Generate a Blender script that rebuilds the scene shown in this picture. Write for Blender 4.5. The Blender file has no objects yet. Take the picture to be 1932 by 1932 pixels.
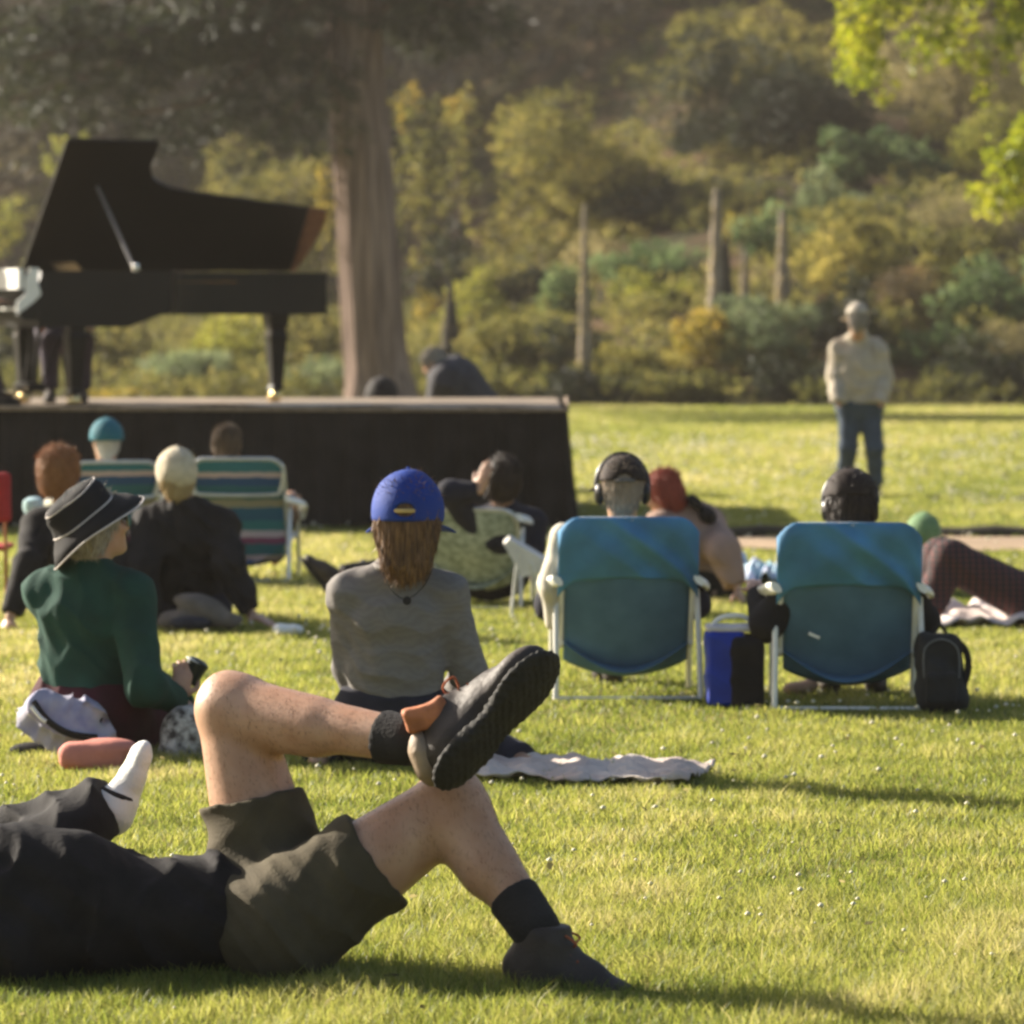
import bpy, math, random
import numpy as np
from mathutils import Vector, Matrix
random.seed(7)
rng = np.random.default_rng(11)
C = bpy.context.scene.collection
sc = bpy.context.scene
# ------------------------------------------------------------------ camera, light, exposure
F = 8500.0            # focal length in units of a 1932 wide frame
EYE, HOR = 1.66, 590.0
cam = bpy.data.cameras.new('camera'); co = bpy.data.objects.new('camera', cam); C.objects.link(co)
co.location = (0, 0, EYE); co.rotation_euler = (math.pi/2, 0, 0)
cam.sensor_width = 36; cam.lens = F/1932*36
cam.shift_y = -(966-HOR)/1932
cam.clip_start = 0.5; cam.clip_end = 2000
cam.dof.use_dof = True; cam.dof.focus_distance = 13.0; cam.dof.aperture_fstop = 5.2
sc.camera = co
w = bpy.data.worlds.new('World'); sc.world = w; w.use_nodes = True
nt = w.node_tree; bg = nt.nodes['Background']
sky = nt.nodes.new('ShaderNodeTexSky'); sky.sky_type = 'NISHITA'; sky.sun_disc = False
SUN_EL = math.radians(23); SUN_AZ = Vector((-0.84, 0.54, 0)).normalized()
sky.sun_elevation = SUN_EL; sky.sun_rotation = math.atan2(SUN_AZ.x, SUN_AZ.y)
sky.air_density = 1.0; sky.dust_density = 2.5
nt.links.new(sky.outputs[0], bg.inputs[0]); bg.inputs[1].default_value = 0.06
sl = bpy.data.lights.new('sun', 'SUN'); sl.energy = 5.0; sl.angle = math.radians(0.6); sl.color = (1, 0.91, 0.77)
so = bpy.data.objects.new('sun', sl); C.objects.link(so)
sd = Vector((SUN_AZ.x*math.cos(SUN_EL), SUN_AZ.y*math.cos(SUN_EL), math.sin(SUN_EL)))
so.rotation_euler = sd.to_track_quat('Z', 'Y').to_euler(); so.location = sd*60
sc.view_settings.view_transform = 'Standard'; sc.view_settings.look = 'None'
sc.view_settings.exposure = 1.58; sc.view_settings.gamma = 1
sc.cycles.use_denoising = True; sc.cycles.max_bounces = 6; sc.cycles.transparent_max_bounces = 4
sc.cycles.volume_bounces = 0; sc.cycles.filter_width = 2.4
try: sc.cycles.volume_step_rate = 5
except Exception: pass

# ------------------------------------------------------------------ helpers
def P(u, v, Y): return Vector(((u-966)/F*Y, Y, EYE-(v-HOR)/F*Y))
def G(u, v):
    Y = EYE*F/(v-HOR); return Vector(((u-966)/F*Y, Y, 0))
def V(*a): return Vector(a)
def sstep(a, b, x):
    t = np.clip((np.asarray(x, float)-a)/(b-a), 0, 1); return t*t*(3-2*t)
def tag(o, label=None, cat=None, group=None, kind=None):
    if label: o['label'] = label
    if cat: o['category'] = cat
    if group: o['group'] = group
    if kind: o['kind'] = kind
    return o
def empty(name, loc, label=None, cat=None, group=None):
    o = bpy.data.objects.new(name, None); C.objects.link(o); o.location = loc; o.empty_display_size = .1
    return tag(o, label, cat, group)
def link(name, me, mat, parent=None, smooth=True):
    o = bpy.data.objects.new(name, me); C.objects.link(o)
    if mat: me.materials.append(mat)
    if smooth and len(me.polygons): me.polygons.foreach_set('use_smooth', np.ones(len(me.polygons), bool))
    if parent:
        o.parent = parent
        # vertices are world coordinates; cancel the chain of parents (all unrotated)
        off = Vector((0, 0, 0)); p = parent
        while p: off += Vector(p.location); p = p.parent
        o.location = -off
    return o
def mesh_np(name, verts, faces):
    """faces (n,k) array, all of one size"""
    me = bpy.data.meshes.new(name); verts = np.asarray(verts, np.float32); faces = np.asarray(faces, np.int32)
    n, k = faces.shape
    me.vertices.add(len(verts)); me.vertices.foreach_set('co', verts.ravel())
    me.loops.add(n*k); me.loops.foreach_set('vertex_index', faces.ravel())
    me.polygons.add(n); me.polygons.foreach_set('loop_start', np.arange(0, n*k, k, dtype=np.int32))
    me.update(calc_edges=True); return me
def vn(x): return np.array([x[0], x[1], x[2]], float)
def nrm(x): return x/(np.linalg.norm(x)+1e-9)

class MB:
    def __init__(s): s.v = []; s.f = []
    def add(s, vs, fs):
        b = len(s.v); s.v += [tuple(x) for x in vs]; s.f += [tuple(b+i for i in f) for f in fs]; return s
    def box(s, c, size, R=None, bev=0):
        hx, hy, hz = [a/2 for a in size]; c = Vector(c)
        R = R or Matrix.Identity(3)
        if bev <= 0:
            vs = [c+R@Vector((x*hx, y*hy, z*hz)) for x in (-1, 1) for y in (-1, 1) for z in (-1, 1)]
            return s.add(vs, [(0,1,3,2),(4,6,7,5),(0,4,5,1),(2,3,7,6),(0,2,6,4),(1,5,7,3)])
        pts = []; n = 3
        ring = []
        for (sx, sy) in ((1,1),(-1,1),(-1,-1),(1,-1)):
            a0 = math.atan2(sy, sx)-math.pi/4
            for i in range(n+1):
                a = a0+i*math.pi/2/n
                ring.append((sx*(hx-bev)+bev*math.cos(a), sy*(hy-bev)+bev*math.sin(a)))
        m = len(ring); vs = []
        for (z, k) in ((-hz, bev), (-hz+bev*.3, bev*.3), (-hz+bev, 0), (hz-bev, 0), (hz-bev*.3, bev*.3), (hz, bev)):
            for (x, y) in ring:
                fx = (hx-k)/hx; fy = (hy-k)/hy
                vs.append(c+R@Vector((x*fx, y*fy, z)))
        fs = []
        for r in range(5):
            for i in range(m): fs.append((r*m+i, r*m+(i+1) % m, (r+1)*m+(i+1) % m, (r+1)*m+i))
        fs.append(tuple(range(m))[::-1]); fs.append(tuple(5*m+i for i in range(m)))
        return s.add(vs, fs)
    def tube(s, pts, r, n=8, closed=False, cap=True, q=1.0):
        pts = [Vector(p) for p in pts]; N = len(pts); rr = r if isinstance(r, (list, tuple)) else [r]*N
        vs = []; up = None
        for i, p in enumerate(pts):
            a = pts[(i-1) % N] if (i > 0 or closed) else p; b = pts[(i+1) % N] if (i < N-1 or closed) else p
            t = (b-a).normalized()
            if up is None: up = t.orthogonal().normalized()
            up = (up-t*up.dot(t)).normalized(); sd_ = t.cross(up)
            for k in range(n):
                an = 2*math.pi*k/n; vs.append(p+(up*math.cos(an)+sd_*math.sin(an)*q)*rr[i])
        fs = []
        for i in range(N if closed else N-1):
            j = (i+1) % N
            for k in range(n): fs.append((i*n+k, i*n+(k+1) % n, j*n+(k+1) % n, j*n+k))
        if cap and not closed: fs.append(tuple(range(n))[::-1]); fs.append(tuple((N-1)*n+k for k in range(n)))
        return s.add(vs, fs)
    def lathe(s, base, prof, n=20, axis=(0, 0, 1)):
        ax = Vector(axis).normalized(); up = ax.orthogonal().normalized(); sd_ = ax.cross(up); base = Vector(base); vs = []
        for (r, h) in prof:
            for k in range(n):
                a = 2*math.pi*k/n; vs.append(base+ax*h+(up*math.cos(a)+sd_*math.sin(a))*r)
        fs = []
        for i in range(len(prof)-1):
            for k in range(n): fs.append((i*n+k, i*n+(k+1) % n, (i+1)*n+(k+1) % n, (i+1)*n+k))
        fs.append(tuple(range(n))[::-1]); fs.append(tuple((len(prof)-1)*n+k for k in range(n)))
        return s.add(vs, fs)
    def prism(s, pts, off):
        """pts: polygon of Vectors, extruded by off"""
        n = len(pts); off = Vector(off); vs = [Vector(p) for p in pts]+[Vector(p)+off for p in pts]
        fs = [tuple(range(n))[::-1], tuple(range(n, 2*n))]+[(i, (i+1) % n, n+(i+1) % n, n+i) for i in range(n)]
        return s.add(vs, fs)
    def grid(s, fn, nu, nv):
        vs = [fn(i/nu, j/nv) for j in range(nv+1) for i in range(nu+1)]
        return s.add(vs, [(j*(nu+1)+i, j*(nu+1)+i+1, (j+1)*(nu+1)+i+1, (j+1)*(nu+1)+i) for j in range(nv) for i in range(nu)])
    def build(s, name, mat, parent=None, smooth=True, solid=0, bevel=0, auto=True):
        me = bpy.data.meshes.new(name); me.from_pydata([tuple(v) for v in s.v], [], s.f); me.update()
        o = link(name, me, mat, parent, smooth)
        if smooth and auto:
            try: me.set_sharp_from_angle(angle=math.radians(40))
            except Exception: pass
        if solid: m = o.modifiers.new('solid', 'SOLIDIFY'); m.thickness = solid; m.offset = 0
        if bevel: m = o.modifiers.new('bevel', 'BEVEL'); m.width = bevel; m.segments = 2
        return o

def arc(pts, n=8):
    """Catmull-Rom through points"""
    pts = [Vector(p) for p in pts]; out = []
    for i in range(len(pts)-1):
        p0 = pts[max(i-1, 0)]; p1 = pts[i]; p2 = pts[i+1]; p3 = pts[min(i+2, len(pts)-1)]
        for k in range(n):
            t = k/n
            out.append(.5*((2*p1)+(p2-p0)*t+(2*p0-5*p1+4*p2-p3)*t*t+(3*p1-p0-3*p2+p3)*t**3))
    out.append(pts[-1]); return out

# ------------------------------------------------------------------ materials
MATS = {}
def mat(key, col, rough=.8, metal=0, spec=.3, var=0, vscale=12, bump=0, bscale=60, transl=0, col2=None, sheen=0, sss=0):
    if key in MATS: return MATS[key]
    m = bpy.data.materials.new(key); m.use_nodes = True; t = m.node_tree; b = t.nodes['Principled BSDF']
    b.inputs['Base Color'].default_value = (*col, 1); b.inputs['Roughness'].default_value = rough
    b.inputs['Metallic'].default_value = metal; b.inputs['Specular IOR Level'].default_value = spec
    if sheen: b.inputs['Sheen Weight'].default_value = sheen
    if sss:
        b.inputs['Subsurface Weight'].default_value = sss; b.inputs['Subsurface Radius'].default_value = (.03, .012, .006); b.inputs['Subsurface Scale'].default_value = .6
    tc = t.nodes.new('ShaderNodeTexCoord')
    if var or col2:
        n = t.nodes.new('ShaderNodeTexNoise'); n.inputs['Scale'].default_value = vscale; n.inputs['Detail'].default_value = 4
        if 'hair' in key:
            mp = t.nodes.new('ShaderNodeMapping'); mp.inputs['Scale'].default_value = (5, 5, .5); t.links.new(tc.outputs['Object'], mp.inputs[0]); t.links.new(mp.outputs[0], n.inputs['Vector'])
        else: t.links.new(tc.outputs['Object'], n.inputs['Vector'])
        r = t.nodes.new('ShaderNodeValToRGB'); e = r.color_ramp.elements; e[0].position = .35; e[1].position = .65
        c2 = col2 or tuple(min(1, c*(1+var)) for c in col); c1 = col if col2 else tuple(c*(1-var) for c in col)
        e[0].color = (*c1, 1); e[1].color = (*c2, 1)
        t.links.new(n.outputs['Fac'], r.inputs[0]); t.links.new(r.outputs[0], b.inputs['Base Color'])
    if bump:
        n = t.nodes.new('ShaderNodeTexNoise'); n.inputs['Scale'].default_value = bscale; n.inputs['Detail'].default_value = 5
        t.links.new(tc.outputs['Object'], n.inputs['Vector'])
        bp = t.nodes.new('ShaderNodeBump'); bp.inputs['Strength'].default_value = bump; bp.inputs['Distance'].default_value = .01
        t.links.new(n.outputs['Fac'], bp.inputs['Height']); t.links.new(bp.outputs[0], b.inputs['Normal'])
    if transl:
        tr = t.nodes.new('ShaderNodeBsdfTranslucent'); tr.inputs[0].default_value = (*col, 1)
        mx = t.nodes.new('ShaderNodeMixShader'); mx.inputs[0].default_value = transl
        out = t.nodes['Material Output']
        t.links.new(b.outputs[0], mx.inputs[1]); t.links.new(tr.outputs[0], mx.inputs[2]); t.links.new(mx.outputs[0], out.inputs[0])
    MATS[key] = m; return m
def wave_mat(key, cols, axis='Z', scale=1.0, rough=.8, period=1.0, offset=0, pattern='stripe', fuzz=.02, transl=0):
    """stripes along an axis of the object coordinates with the given (position, colour) list repeating every period metres"""
    if key in MATS: return MATS[key]
    m = bpy.data.materials.new(key); m.use_nodes = True; t = m.node_tree; b = t.nodes['Principled BSDF']; b.inputs['Roughness'].default_value = rough
    tc = t.nodes.new('ShaderNodeTexCoord'); sp = t.nodes.new('ShaderNodeSeparateXYZ'); t.links.new(tc.outputs['Object'], sp.inputs[0])
    nz = t.nodes.new('ShaderNodeTexNoise'); nz.inputs['Scale'].default_value = 14; t.links.new(tc.outputs['Object'], nz.inputs['Vector'])
    ma = t.nodes.new('ShaderNodeMath'); ma.operation = 'MULTIPLY_ADD'; ma.inputs[1].default_value = fuzz; t.links.new(nz.outputs['Fac'], ma.inputs[0]); t.links.new(sp.outputs[axis], ma.inputs[2])
    dv = t.nodes.new('ShaderNodeMath'); dv.operation = 'DIVIDE'; dv.inputs[1].default_value = period; t.links.new(ma.outputs[0], dv.inputs[0])
    ad = t.nodes.new('ShaderNodeMath'); ad.operation = 'ADD'; ad.inputs[1].default_value = offset; t.links.new(dv.outputs[0], ad.inputs[0])
    fr = t.nodes.new('ShaderNodeMath'); fr.operation = 'FRACT'; t.links.new(ad.outputs[0], fr.inputs[0])
    r = t.nodes.new('ShaderNodeValToRGB'); r.color_ramp.interpolation = 'CONSTANT' if pattern == 'stripe' else 'LINEAR'
    e = r.color_ramp.elements; e[0].position = cols[0][0]; e[0].color = (*cols[0][1], 1); e[1].position = cols[1][0]; e[1].color = (*cols[1][1], 1)
    for (p, c) in cols[2:]: x = e.new(p); x.color = (*c, 1)
    t.links.new(fr.outputs[0], r.inputs[0]); t.links.new(r.outputs[0], b.inputs['Base Color'])
    if transl:
        tr = t.nodes.new('ShaderNodeBsdfTranslucent'); t.links.new(r.outputs[0], tr.inputs[0])
        mx = t.nodes.new('ShaderNodeMixShader'); mx.inputs[0].default_value = transl
        t.links.new(b.outputs[0], mx.inputs[1]); t.links.new(tr.outputs[0], mx.inputs[2]); t.links.new(mx.outputs[0], t.nodes['Material Output'].inputs[0])
    MATS[key] = m; return m
def leaf_mat(key, cols, transl=.55, rough=.6):
    if key in MATS: return MATS[key]
    m = bpy.data.materials.new(key); m.use_nodes = True; t = m.node_tree; b = t.nodes['Principled BSDF']
    b.inputs['Roughness'].default_value = rough; b.inputs['Specular IOR Level'].default_value = .25
    at = t.nodes.new('ShaderNodeAttribute'); at.attribute_name = 'rnd'
    r = t.nodes.new('ShaderNodeValToRGB'); e = r.color_ramp.elements; n = len(cols)
    e[0].position = 0; e[0].color = (*cols[0], 1); e[1].position = 1; e[1].color = (*cols[-1], 1)
    for i, c in enumerate(cols[1:-1]): x = e.new((i+1)/(n-1)); x.color = (*c, 1)
    t.links.new(at.outputs['Fac'], r.inputs[0]); t.links.new(r.outputs[0], b.inputs['Base Color'])
    hs = t.nodes.new('ShaderNodeHueSaturation'); hs.inputs['Saturation'].default_value = 1.08; hs.inputs['Value'].default_value = 1.6; hs.inputs['Hue'].default_value = .49
    t.links.new(r.outputs[0], hs.inputs['Color'])
    tr = t.nodes.new('ShaderNodeBsdfTranslucent'); t.links.new(hs.outputs[0], tr.inputs[0])
    mx = t.nodes.new('ShaderNodeMixShader'); mx.inputs[0].default_value = transl
    t.links.new(b.outputs[0], mx.inputs[1]); t.links.new(tr.outputs[0], mx.inputs[2]); t.links.new(mx.outputs[0], t.nodes['Material Output'].inputs[0])
    MATS[key] = m; return m

# ------------------------------------------------------------------ implicit surfaces (bodies, clothes, shoes)
def cap(a, b, ra, rb=None, side=None, q=1.0, fa=0, fb=0, k=.03):
    a = vn(a); b = vn(b); rb = ra if rb is None else rb
    L = np.linalg.norm(b-a)+1e-9; t = (b-a)/L
    s = None
    if side is not None:
        s = vn(side); s = nrm(s-t*s.dot(t))
    R = max(ra, rb)*max(1, q)
    lo = np.minimum(a, b)-R; hi = np.maximum(a, b)+R
    def f(p):
        d = p-a
        h = np.clip(d@t/L, 0, 1); c = d-h[..., None]*(b-a)
        if s is not None:
            cs = c@s; c = c-s*(cs*(1-1/q))[..., None]
        r = np.linalg.norm(c, axis=-1)-(ra+(rb-ra)*h)
        if fa: r = np.maximum(r, -(d@t)-fa+1e-4 if fa > 1e-3 else -(d@t))
        if fb: r = np.maximum(r, (d@t)-L)
        return r
    return (f, lo, hi, k)
def ell(c, r, R=None, k=.03):
    c = vn(c); r = np.array(r, float)
    Rm = np.eye(3) if R is None else np.array([[R[i][j] for j in range(3)] for i in range(3)])
    m = max(r)
    def f(p):
        d = (p-c)@Rm
        n0 = np.linalg.norm(d/r, axis=-1); n1 = np.linalg.norm(d/(r*r), axis=-1)+1e-9
        return n0*(n0-1)/n1
    return (f, c-m, c+m, k)
def rbox(c, h, R=None, rad=.01, k=.01):
    c = vn(c); h = np.array(h, float)-rad
    Rm = np.eye(3) if R is None else np.array([[R[i][j] for j in range(3)] for i in range(3)])
    m = np.linalg.norm(h)+rad
    def f(p):
        d = np.abs((p-c)@Rm)-h
        return np.linalg.norm(np.maximum(d, 0), axis=-1)+np.minimum(d.max(-1), 0)-rad
    return (f, c-m, c+m, k)
def frame(fwd, up):
    """columns: right, forward, up"""
    f = Vector(fwd).normalized(); u = Vector(up); r = f.cross(u).normalized(); u = r.cross(f).normalized()
    return Matrix(((r.x, f.x, u.x), (r.y, f.y, u.y), (r.z, f.z, u.z)))
def sdf_mesh(name, prims, vox=.012, subs=(), clips=(), disp=None, dmax=.02):
    M = 3*vox+dmax
    lo = np.min([p[1] for p in prims], 0)-M; hi = np.max([p[2] for p in prims], 0)+M
    n = np.ceil((hi-lo)/vox).astype(int)+1
    ax = [lo[i]+np.arange(n[i])*vox for i in range(3)]
    D = np.full(n, 1.0, np.float64)
    def sub(l, h):
        return tuple(slice(max(0, int((l[i]-lo[i])/vox)), min(n[i], int((h[i]-lo[i])/vox)+2)) for i in range(3))
    def grid(s): return np.stack(np.meshgrid(ax[0][s[0]], ax[1][s[1]], ax[2][s[2]], indexing='ij'), -1)
    for (f, l, h, k) in prims:
        mg = k+M; s = sub(l-mg, h+mg); d = f(grid(s)); c = D[s]
        if k > 0:
            hh = np.clip(.5+.5*(c-d)/k, 0, 1); D[s] = c*(1-hh)+d*hh-k*hh*(1-hh)
        else: D[s] = np.minimum(c, d)
    for (f, l, h, k) in subs:
        s = sub(l-M, h+M); d = -f(grid(s)); c = D[s]; kk = max(k, 1e-4)
        hh = np.clip(.5-.5*(c-d)/kk, 0, 1); D[s] = c*(1-hh)+d*hh+kk*hh*(1-hh)
    if disp is not None or clips:
        idx = np.argwhere(np.abs(D) < M*1.5) if not clips else np.argwhere(D < M*1.5)
        pts = lo+idx*vox; v = D[tuple(idx.T)]
        if disp is not None: v = v-disp(pts)
        for (pt, nn) in clips: v = np.maximum(v, (pts-vn(pt))@vn(nn))
        D[tuple(idx.T)] = v
    return surface_nets(name, D, lo, vox)
def surface_nets(name, D, lo, vox):
    S = D < 0; n = S.shape
    cnt = np.zeros((n[0]-1, n[1]-1, n[2]-1), int)
    for i in (0, 1):
        for j in (0, 1):
            for k in (0, 1): cnt += S[i:n[0]-1+i, j:n[1]-1+j, k:n[2]-1+k]
    act = np.argwhere((cnt > 0) & (cnt < 8)); ids = np.full(cnt.shape, -1, np.int64); ids[tuple(act.T)] = np.arange(len(act))
    pos = np.zeros((len(act), 3)); w_ = np.zeros(len(act))
    corners = [(i, j, k) for i in (0, 1) for j in (0, 1) for k in (0, 1)]
    for a in corners:
        for b in corners:
            if sum(b)-sum(a) != 1 or any(b[t] < a[t] for t in range(3)): continue
            da = D[tuple((act+a).T)]; db = D[tuple((act+b).T)]; m = (da < 0) != (db < 0)
            t = np.where(m, da/(da-db+1e-12), 0)[:, None]
            pos += np.where(m[:, None], np.array(a)+(np.array(b)-np.array(a))*t, 0); w_ += m
    pos = lo+(act+pos/np.maximum(w_, 1)[:, None])*vox
    faces = []
    for ax_ in range(3):
        o = [0, 0, 0]; o[ax_] = 1
        A = S[:n[0]-o[0], :n[1]-o[1], :n[2]-o[2]]; B = S[o[0]:, o[1]:, o[2]:]
        e = np.argwhere(A != B); u_, v_ = (ax_+1) % 3, (ax_+2) % 3
        ok = (e[:, u_] > 0) & (e[:, v_] > 0) & (e[:, u_] < n[u_]-1) & (e[:, v_] < n[v_]-1); e = e[ok]
        du = np.zeros(3, int); du[u_] = 1; dv = np.zeros(3, int); dv[v_] = 1
        q = [ids[tuple((e-du-dv).T)], ids[tuple((e-dv).T)], ids[tuple(e.T)], ids[tuple((e-du).T)]]
        f = np.stack(q, 1); fl = ~A[tuple(e.T)]; f[fl] = f[fl][:, ::-1]; faces.append(f)
    faces = np.concatenate(faces)
    # one light relaxation pass
    E = np.concatenate([faces[:, [i, (i+1) % 4]] for i in range(4)])
    for _ in range(2):
        acc = np.zeros_like(pos); c = np.zeros(len(pos))
        np.add.at(acc, E[:, 0], pos[E[:, 1]]); np.add.at(c, E[:, 0], 1)
        pos = pos*.5+.5*acc/np.maximum(c, 1)[:, None]
    return mesh_np(name, pos, faces)
def folds(d, freq, amp, seed=0, n2=.5):
    d = nrm(vn(d)); r = np.random.default_rng(seed); W = r.normal(size=(3, 3))*7; ph = r.uniform(0, 6, 3)
    def f(p):
        w_ = sum(np.sin(p@W[i]+ph[i]) for i in range(3))
        q_ = (p@d)*freq*1.6+w_*1.5+1.3*np.sin(p@(W[2]*2.2)+ph[0]); x = 1-2*np.sqrt(np.abs(np.sin(q_*.5))+.02); y = np.sin(p@(W[0]*3)+w_)
        m_ = .5+.5*np.sin(p@W[1]*1.1+ph[2])
        return amp*1.35*(x*.9*(.25+.75*m_)+y*n2*.5)
    return f
def dsum2(*fs): return lambda p: sum(f(p) for f in fs)

# ------------------------------------------------------------------ people
skin = mat('skin', (.50, .30, .20), .45, col2=(.42, .225, .135), vscale=11, sss=.12, bump=.08, bscale=120, spec=.4)
skin_red = mat('skin_ruddy', (.5, .22, .13), .55, var=.12, vscale=8, sss=.15)
def ik(a, b, l1, l2, pole):
    a = Vector(a); b = Vector(b); d = (b-a); L = min(d.length, (l1+l2)*.995); t = d.normalized()
    x = (l1*l1-l2*l2+L*L)/(2*L); h = math.sqrt(max(l1*l1-x*x, 1e-6))
    p = Vector(pole); p = (p-t*p.dot(t)).normalized()
    return a+t*x+p*h, a+t*L
def head_prims(c, fwd, up, s=1.0):
    R = frame(fwd, up); r, f, u = R.col[0], R.col[1], R.col[2]; c = Vector(c)
    pr = [ell(c+u*.025*s-f*.01*s, (.074*s, .094*s, .088*s), R, .02), ell(c+f*.025*s-u*.045*s, (.056*s, .066*s, .07*s), R, .03),
          ell(c+f*.07*s-u*.092*s, (.026*s, .022*s, .018*s), R, .03),
          cap(c+f*.084*s+u*.012*s, c+f*.103*s-u*.026*s, .008*s, .012*s, k=.015),
          ell(c+f*.078*s-u*.058*s, (.025*s, .012*s, .010*s), R, .008), cap(c+f*.083*s+u*.028*s-r*.035*s, c+f*.083*s+u*.028*s+r*.035*s, .009*s, k=.02)]
    for sg in (-1, 1):
        pr.append(ell(c+r*sg*.077*s-f*.008*s-u*.008*s, (.008*s, .019*s, .031*s), R, .008))
        pr.append(ell(c+r*sg*.04*s+f*.068*s-u*.02*s, (.022*s, .02*s, .02*s), R, .02))
    sub = [ell(c+r*sg*.032*s+f*.092*s+u*.006*s, (.017*s, .012*s, .010*s), R, .01) for sg in (-1, 1)]
    sub.append(cap(c+f*.094*s-u*.058*s-r*.02*s, c+f*.094*s-u*.058*s+r*.02*s, .0035*s, k=.004))
    return pr, sub, R
def hand_prims(wr, d, nrm_, side=1, curl=.5, s=1.0):
    """wr wrist, d direction of the hand, nrm_ palm normal, side +1: thumb towards d x n"""
    wr = Vector(wr); d = Vector(d).normalized(); n = Vector(nrm_); n = (n-d*n.dot(d)).normalized(); t = d.cross(n)*side
    R = Matrix(((t.x, d.x, n.x), (t.y, d.y, n.y), (t.z, d.z, n.z)))
    pr = [ell(wr+d*.05*s, (.04*s, .052*s, .016*s), R, .012)]
    for i, (o, l) in enumerate(((.029, .042), (.010, .047), (-.010, .043), (-.028, .034))):
        p0 = wr+d*(.085-.004*abs(i-1.2))*s+t*o*s; a1 = curl*.6; a2 = curl*1.5
        p1 = p0+(d*math.cos(a1)+n*math.sin(a1))*l*s; p2 = p1+(d*math.cos(a2)+n*math.sin(a2))*l*.8*s
        pr += [cap(p0, p1, .0095*s, .0088*s, k=.004), cap(p1, p2, .0088*s, .0075*s, k=.004)]
    p0 = wr+d*.03*s+t*.03*s; p1 = p0+(t*.8+d*.55+n*.25).normalized()*.04*s; p2 = p1+(d*.85+t*.2+n*.4).normalized()*.034*s
    pr += [cap(p0, p1, .013*s, .0105*s, k=.008), cap(p1, p2, .0105*s, .0085*s, k=.004)]
    return pr
class Fig:
    """A posed figure. Builds one continuous body and the clothes around it."""
    def __init__(s, label, pelvis, neck, head, face, up=(0, 0, 1), sh=None, fwd=None, wr=None, wl=None, ar=None, al=None,
                 poles=None, size=1.0, vox=.012, hipside=None, hands=True, handspec=None, cat='person', skinm=None, kr=None, kl=None, er=None, el=None, loc=None, lk=1.0, hs=1.0):
        s.lk = lk; s.hs = hs; s.S = size; S = size; s.vox = vox; s.pelvis = Vector(pelvis); s.neck = Vector(neck); s.head = Vector(head); s.face = Vector(face).normalized(); s.up = Vector(up)
        s.root = empty('person', loc or (pelvis[0], pelvis[1], 0), label, cat)
        s.fwd = Vector(fwd or face); ax = (s.neck-s.pelvis).normalized()
        sv = Vector(sh) if sh else s.fwd.cross(ax)   # points to the figure's right
        sv = sv.normalized(); s.sv = sv
        hv = Vector(hipside).normalized() if hipside else sv; s.hv = hv
        s.fwd2 = ax.cross(sv).normalized()
        poles = poles or {}
        s.shr = s.neck+sv*.162*S-ax*.075*S; s.shl = s.neck-sv*.162*S-ax*.075*S
        s.hr = s.pelvis+hv*.085*S; s.hl = s.pelvis-hv*.085*S
        s.J = {}
        for nm, a, b, pole, mid in (('r', s.shr, wr, poles.get('er', (0, 0, -1)), er), ('l', s.shl, wl, poles.get('el', (0, 0, -1)), el)):
            if b is None: b = a-ax*.5*S+s.fwd2*.1*S
            if mid is not None: e, w_ = Vector(mid), Vector(b)
            else: e, w_ = ik(a, b, .285*S, .255*S, pole)
            s.J['e'+nm] = e; s.J['w'+nm] = w_
        for nm, a, b, pole, mid in (('r', s.hr, ar, poles.get('kr', (0, 0, 1)), kr), ('l', s.hl, al, poles.get('kl', (0, 0, 1)), kl)):
            if b is None: s.J['k'+nm] = None; s.J['a'+nm] = None; continue
            if mid is not None: kk, an = Vector(mid), Vector(b)
            else: kk, an = ik(a, b, .43*S, .41*S, pole)
            s.J['k'+nm] = kk; s.J['a'+nm] = an
        s.handspec = handspec or {}; s.hands = hands; s.skinm = skinm or skin; s.foot = {}
    def limbs(s, which, off, rs=1.0, q=1.0):
        pass
    def torso(s, o, low=0, k=.04, belly=0):
        S = s.S; ax = (s.neck-s.pelvis); sv = s.sv; w1 = s.pelvis.lerp(s.neck, .38)+s.fwd2*belly; c1 = s.pelvis.lerp(s.neck, .72)
        return [cap(s.pelvis.lerp(s.neck, low), w1, .105*S+o, .098*S+o, s.hv, 1.35, k=k), cap(w1, c1, .098*S+o, .112*S+o, sv, 1.38, k=k),
                cap(c1, s.neck-ax.normalized()*.07*S, .110*S+o, .072*S+o, sv, 1.3, k=k), cap(s.neck, s.shr, .048*S+o*.6, .052*S+o, k=k), cap(s.neck, s.shl, .048*S+o*.6, .052*S+o, k=k)]
    def body(s):
        S = s.S; J = s.J; pr = s.torso(0)
        pr.append(cap(s.neck-(s.neck-s.pelvis).normalized()*.03, s.head-s.face*.012-Vector(s.up)*.03, .060*S, .057*S*s.hs, k=.035))
        hp, hs, s.HR = head_prims(s.head, s.face, s.up, S*s.hs); pr += hp
        for nm, sh_ in (('r', s.shr), ('l', s.shl)):
            e, w_ = J['e'+nm], J['w'+nm]
            pr += [cap(sh_, e, .05*S, .038*S), cap(e, w_, .038*S, .026*S), cap(e, e.lerp(w_, .4), .036*S, .037*S)]
            if s.hands:
                hd = s.handspec.get(nm, {}); d = Vector(hd.get('d', (w_-e)))
                n = Vector(hd.get('n', (0, 0, -1)))
                pr += hand_prims(w_, d, n, hd.get('side', 1 if nm == 'l' else -1), hd.get('curl', .5), S)
        for nm, h in (('r', s.hr), ('l', s.hl)):
            k_, a_ = J['k'+nm], J['a'+nm]
            if k_ is None: continue
            pr += s.leg(h, k_, a_, 0)
        s.root_body = link('body', sdf_mesh('body', pr, s.vox, hs), s.skinm, s.root); return s
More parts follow.
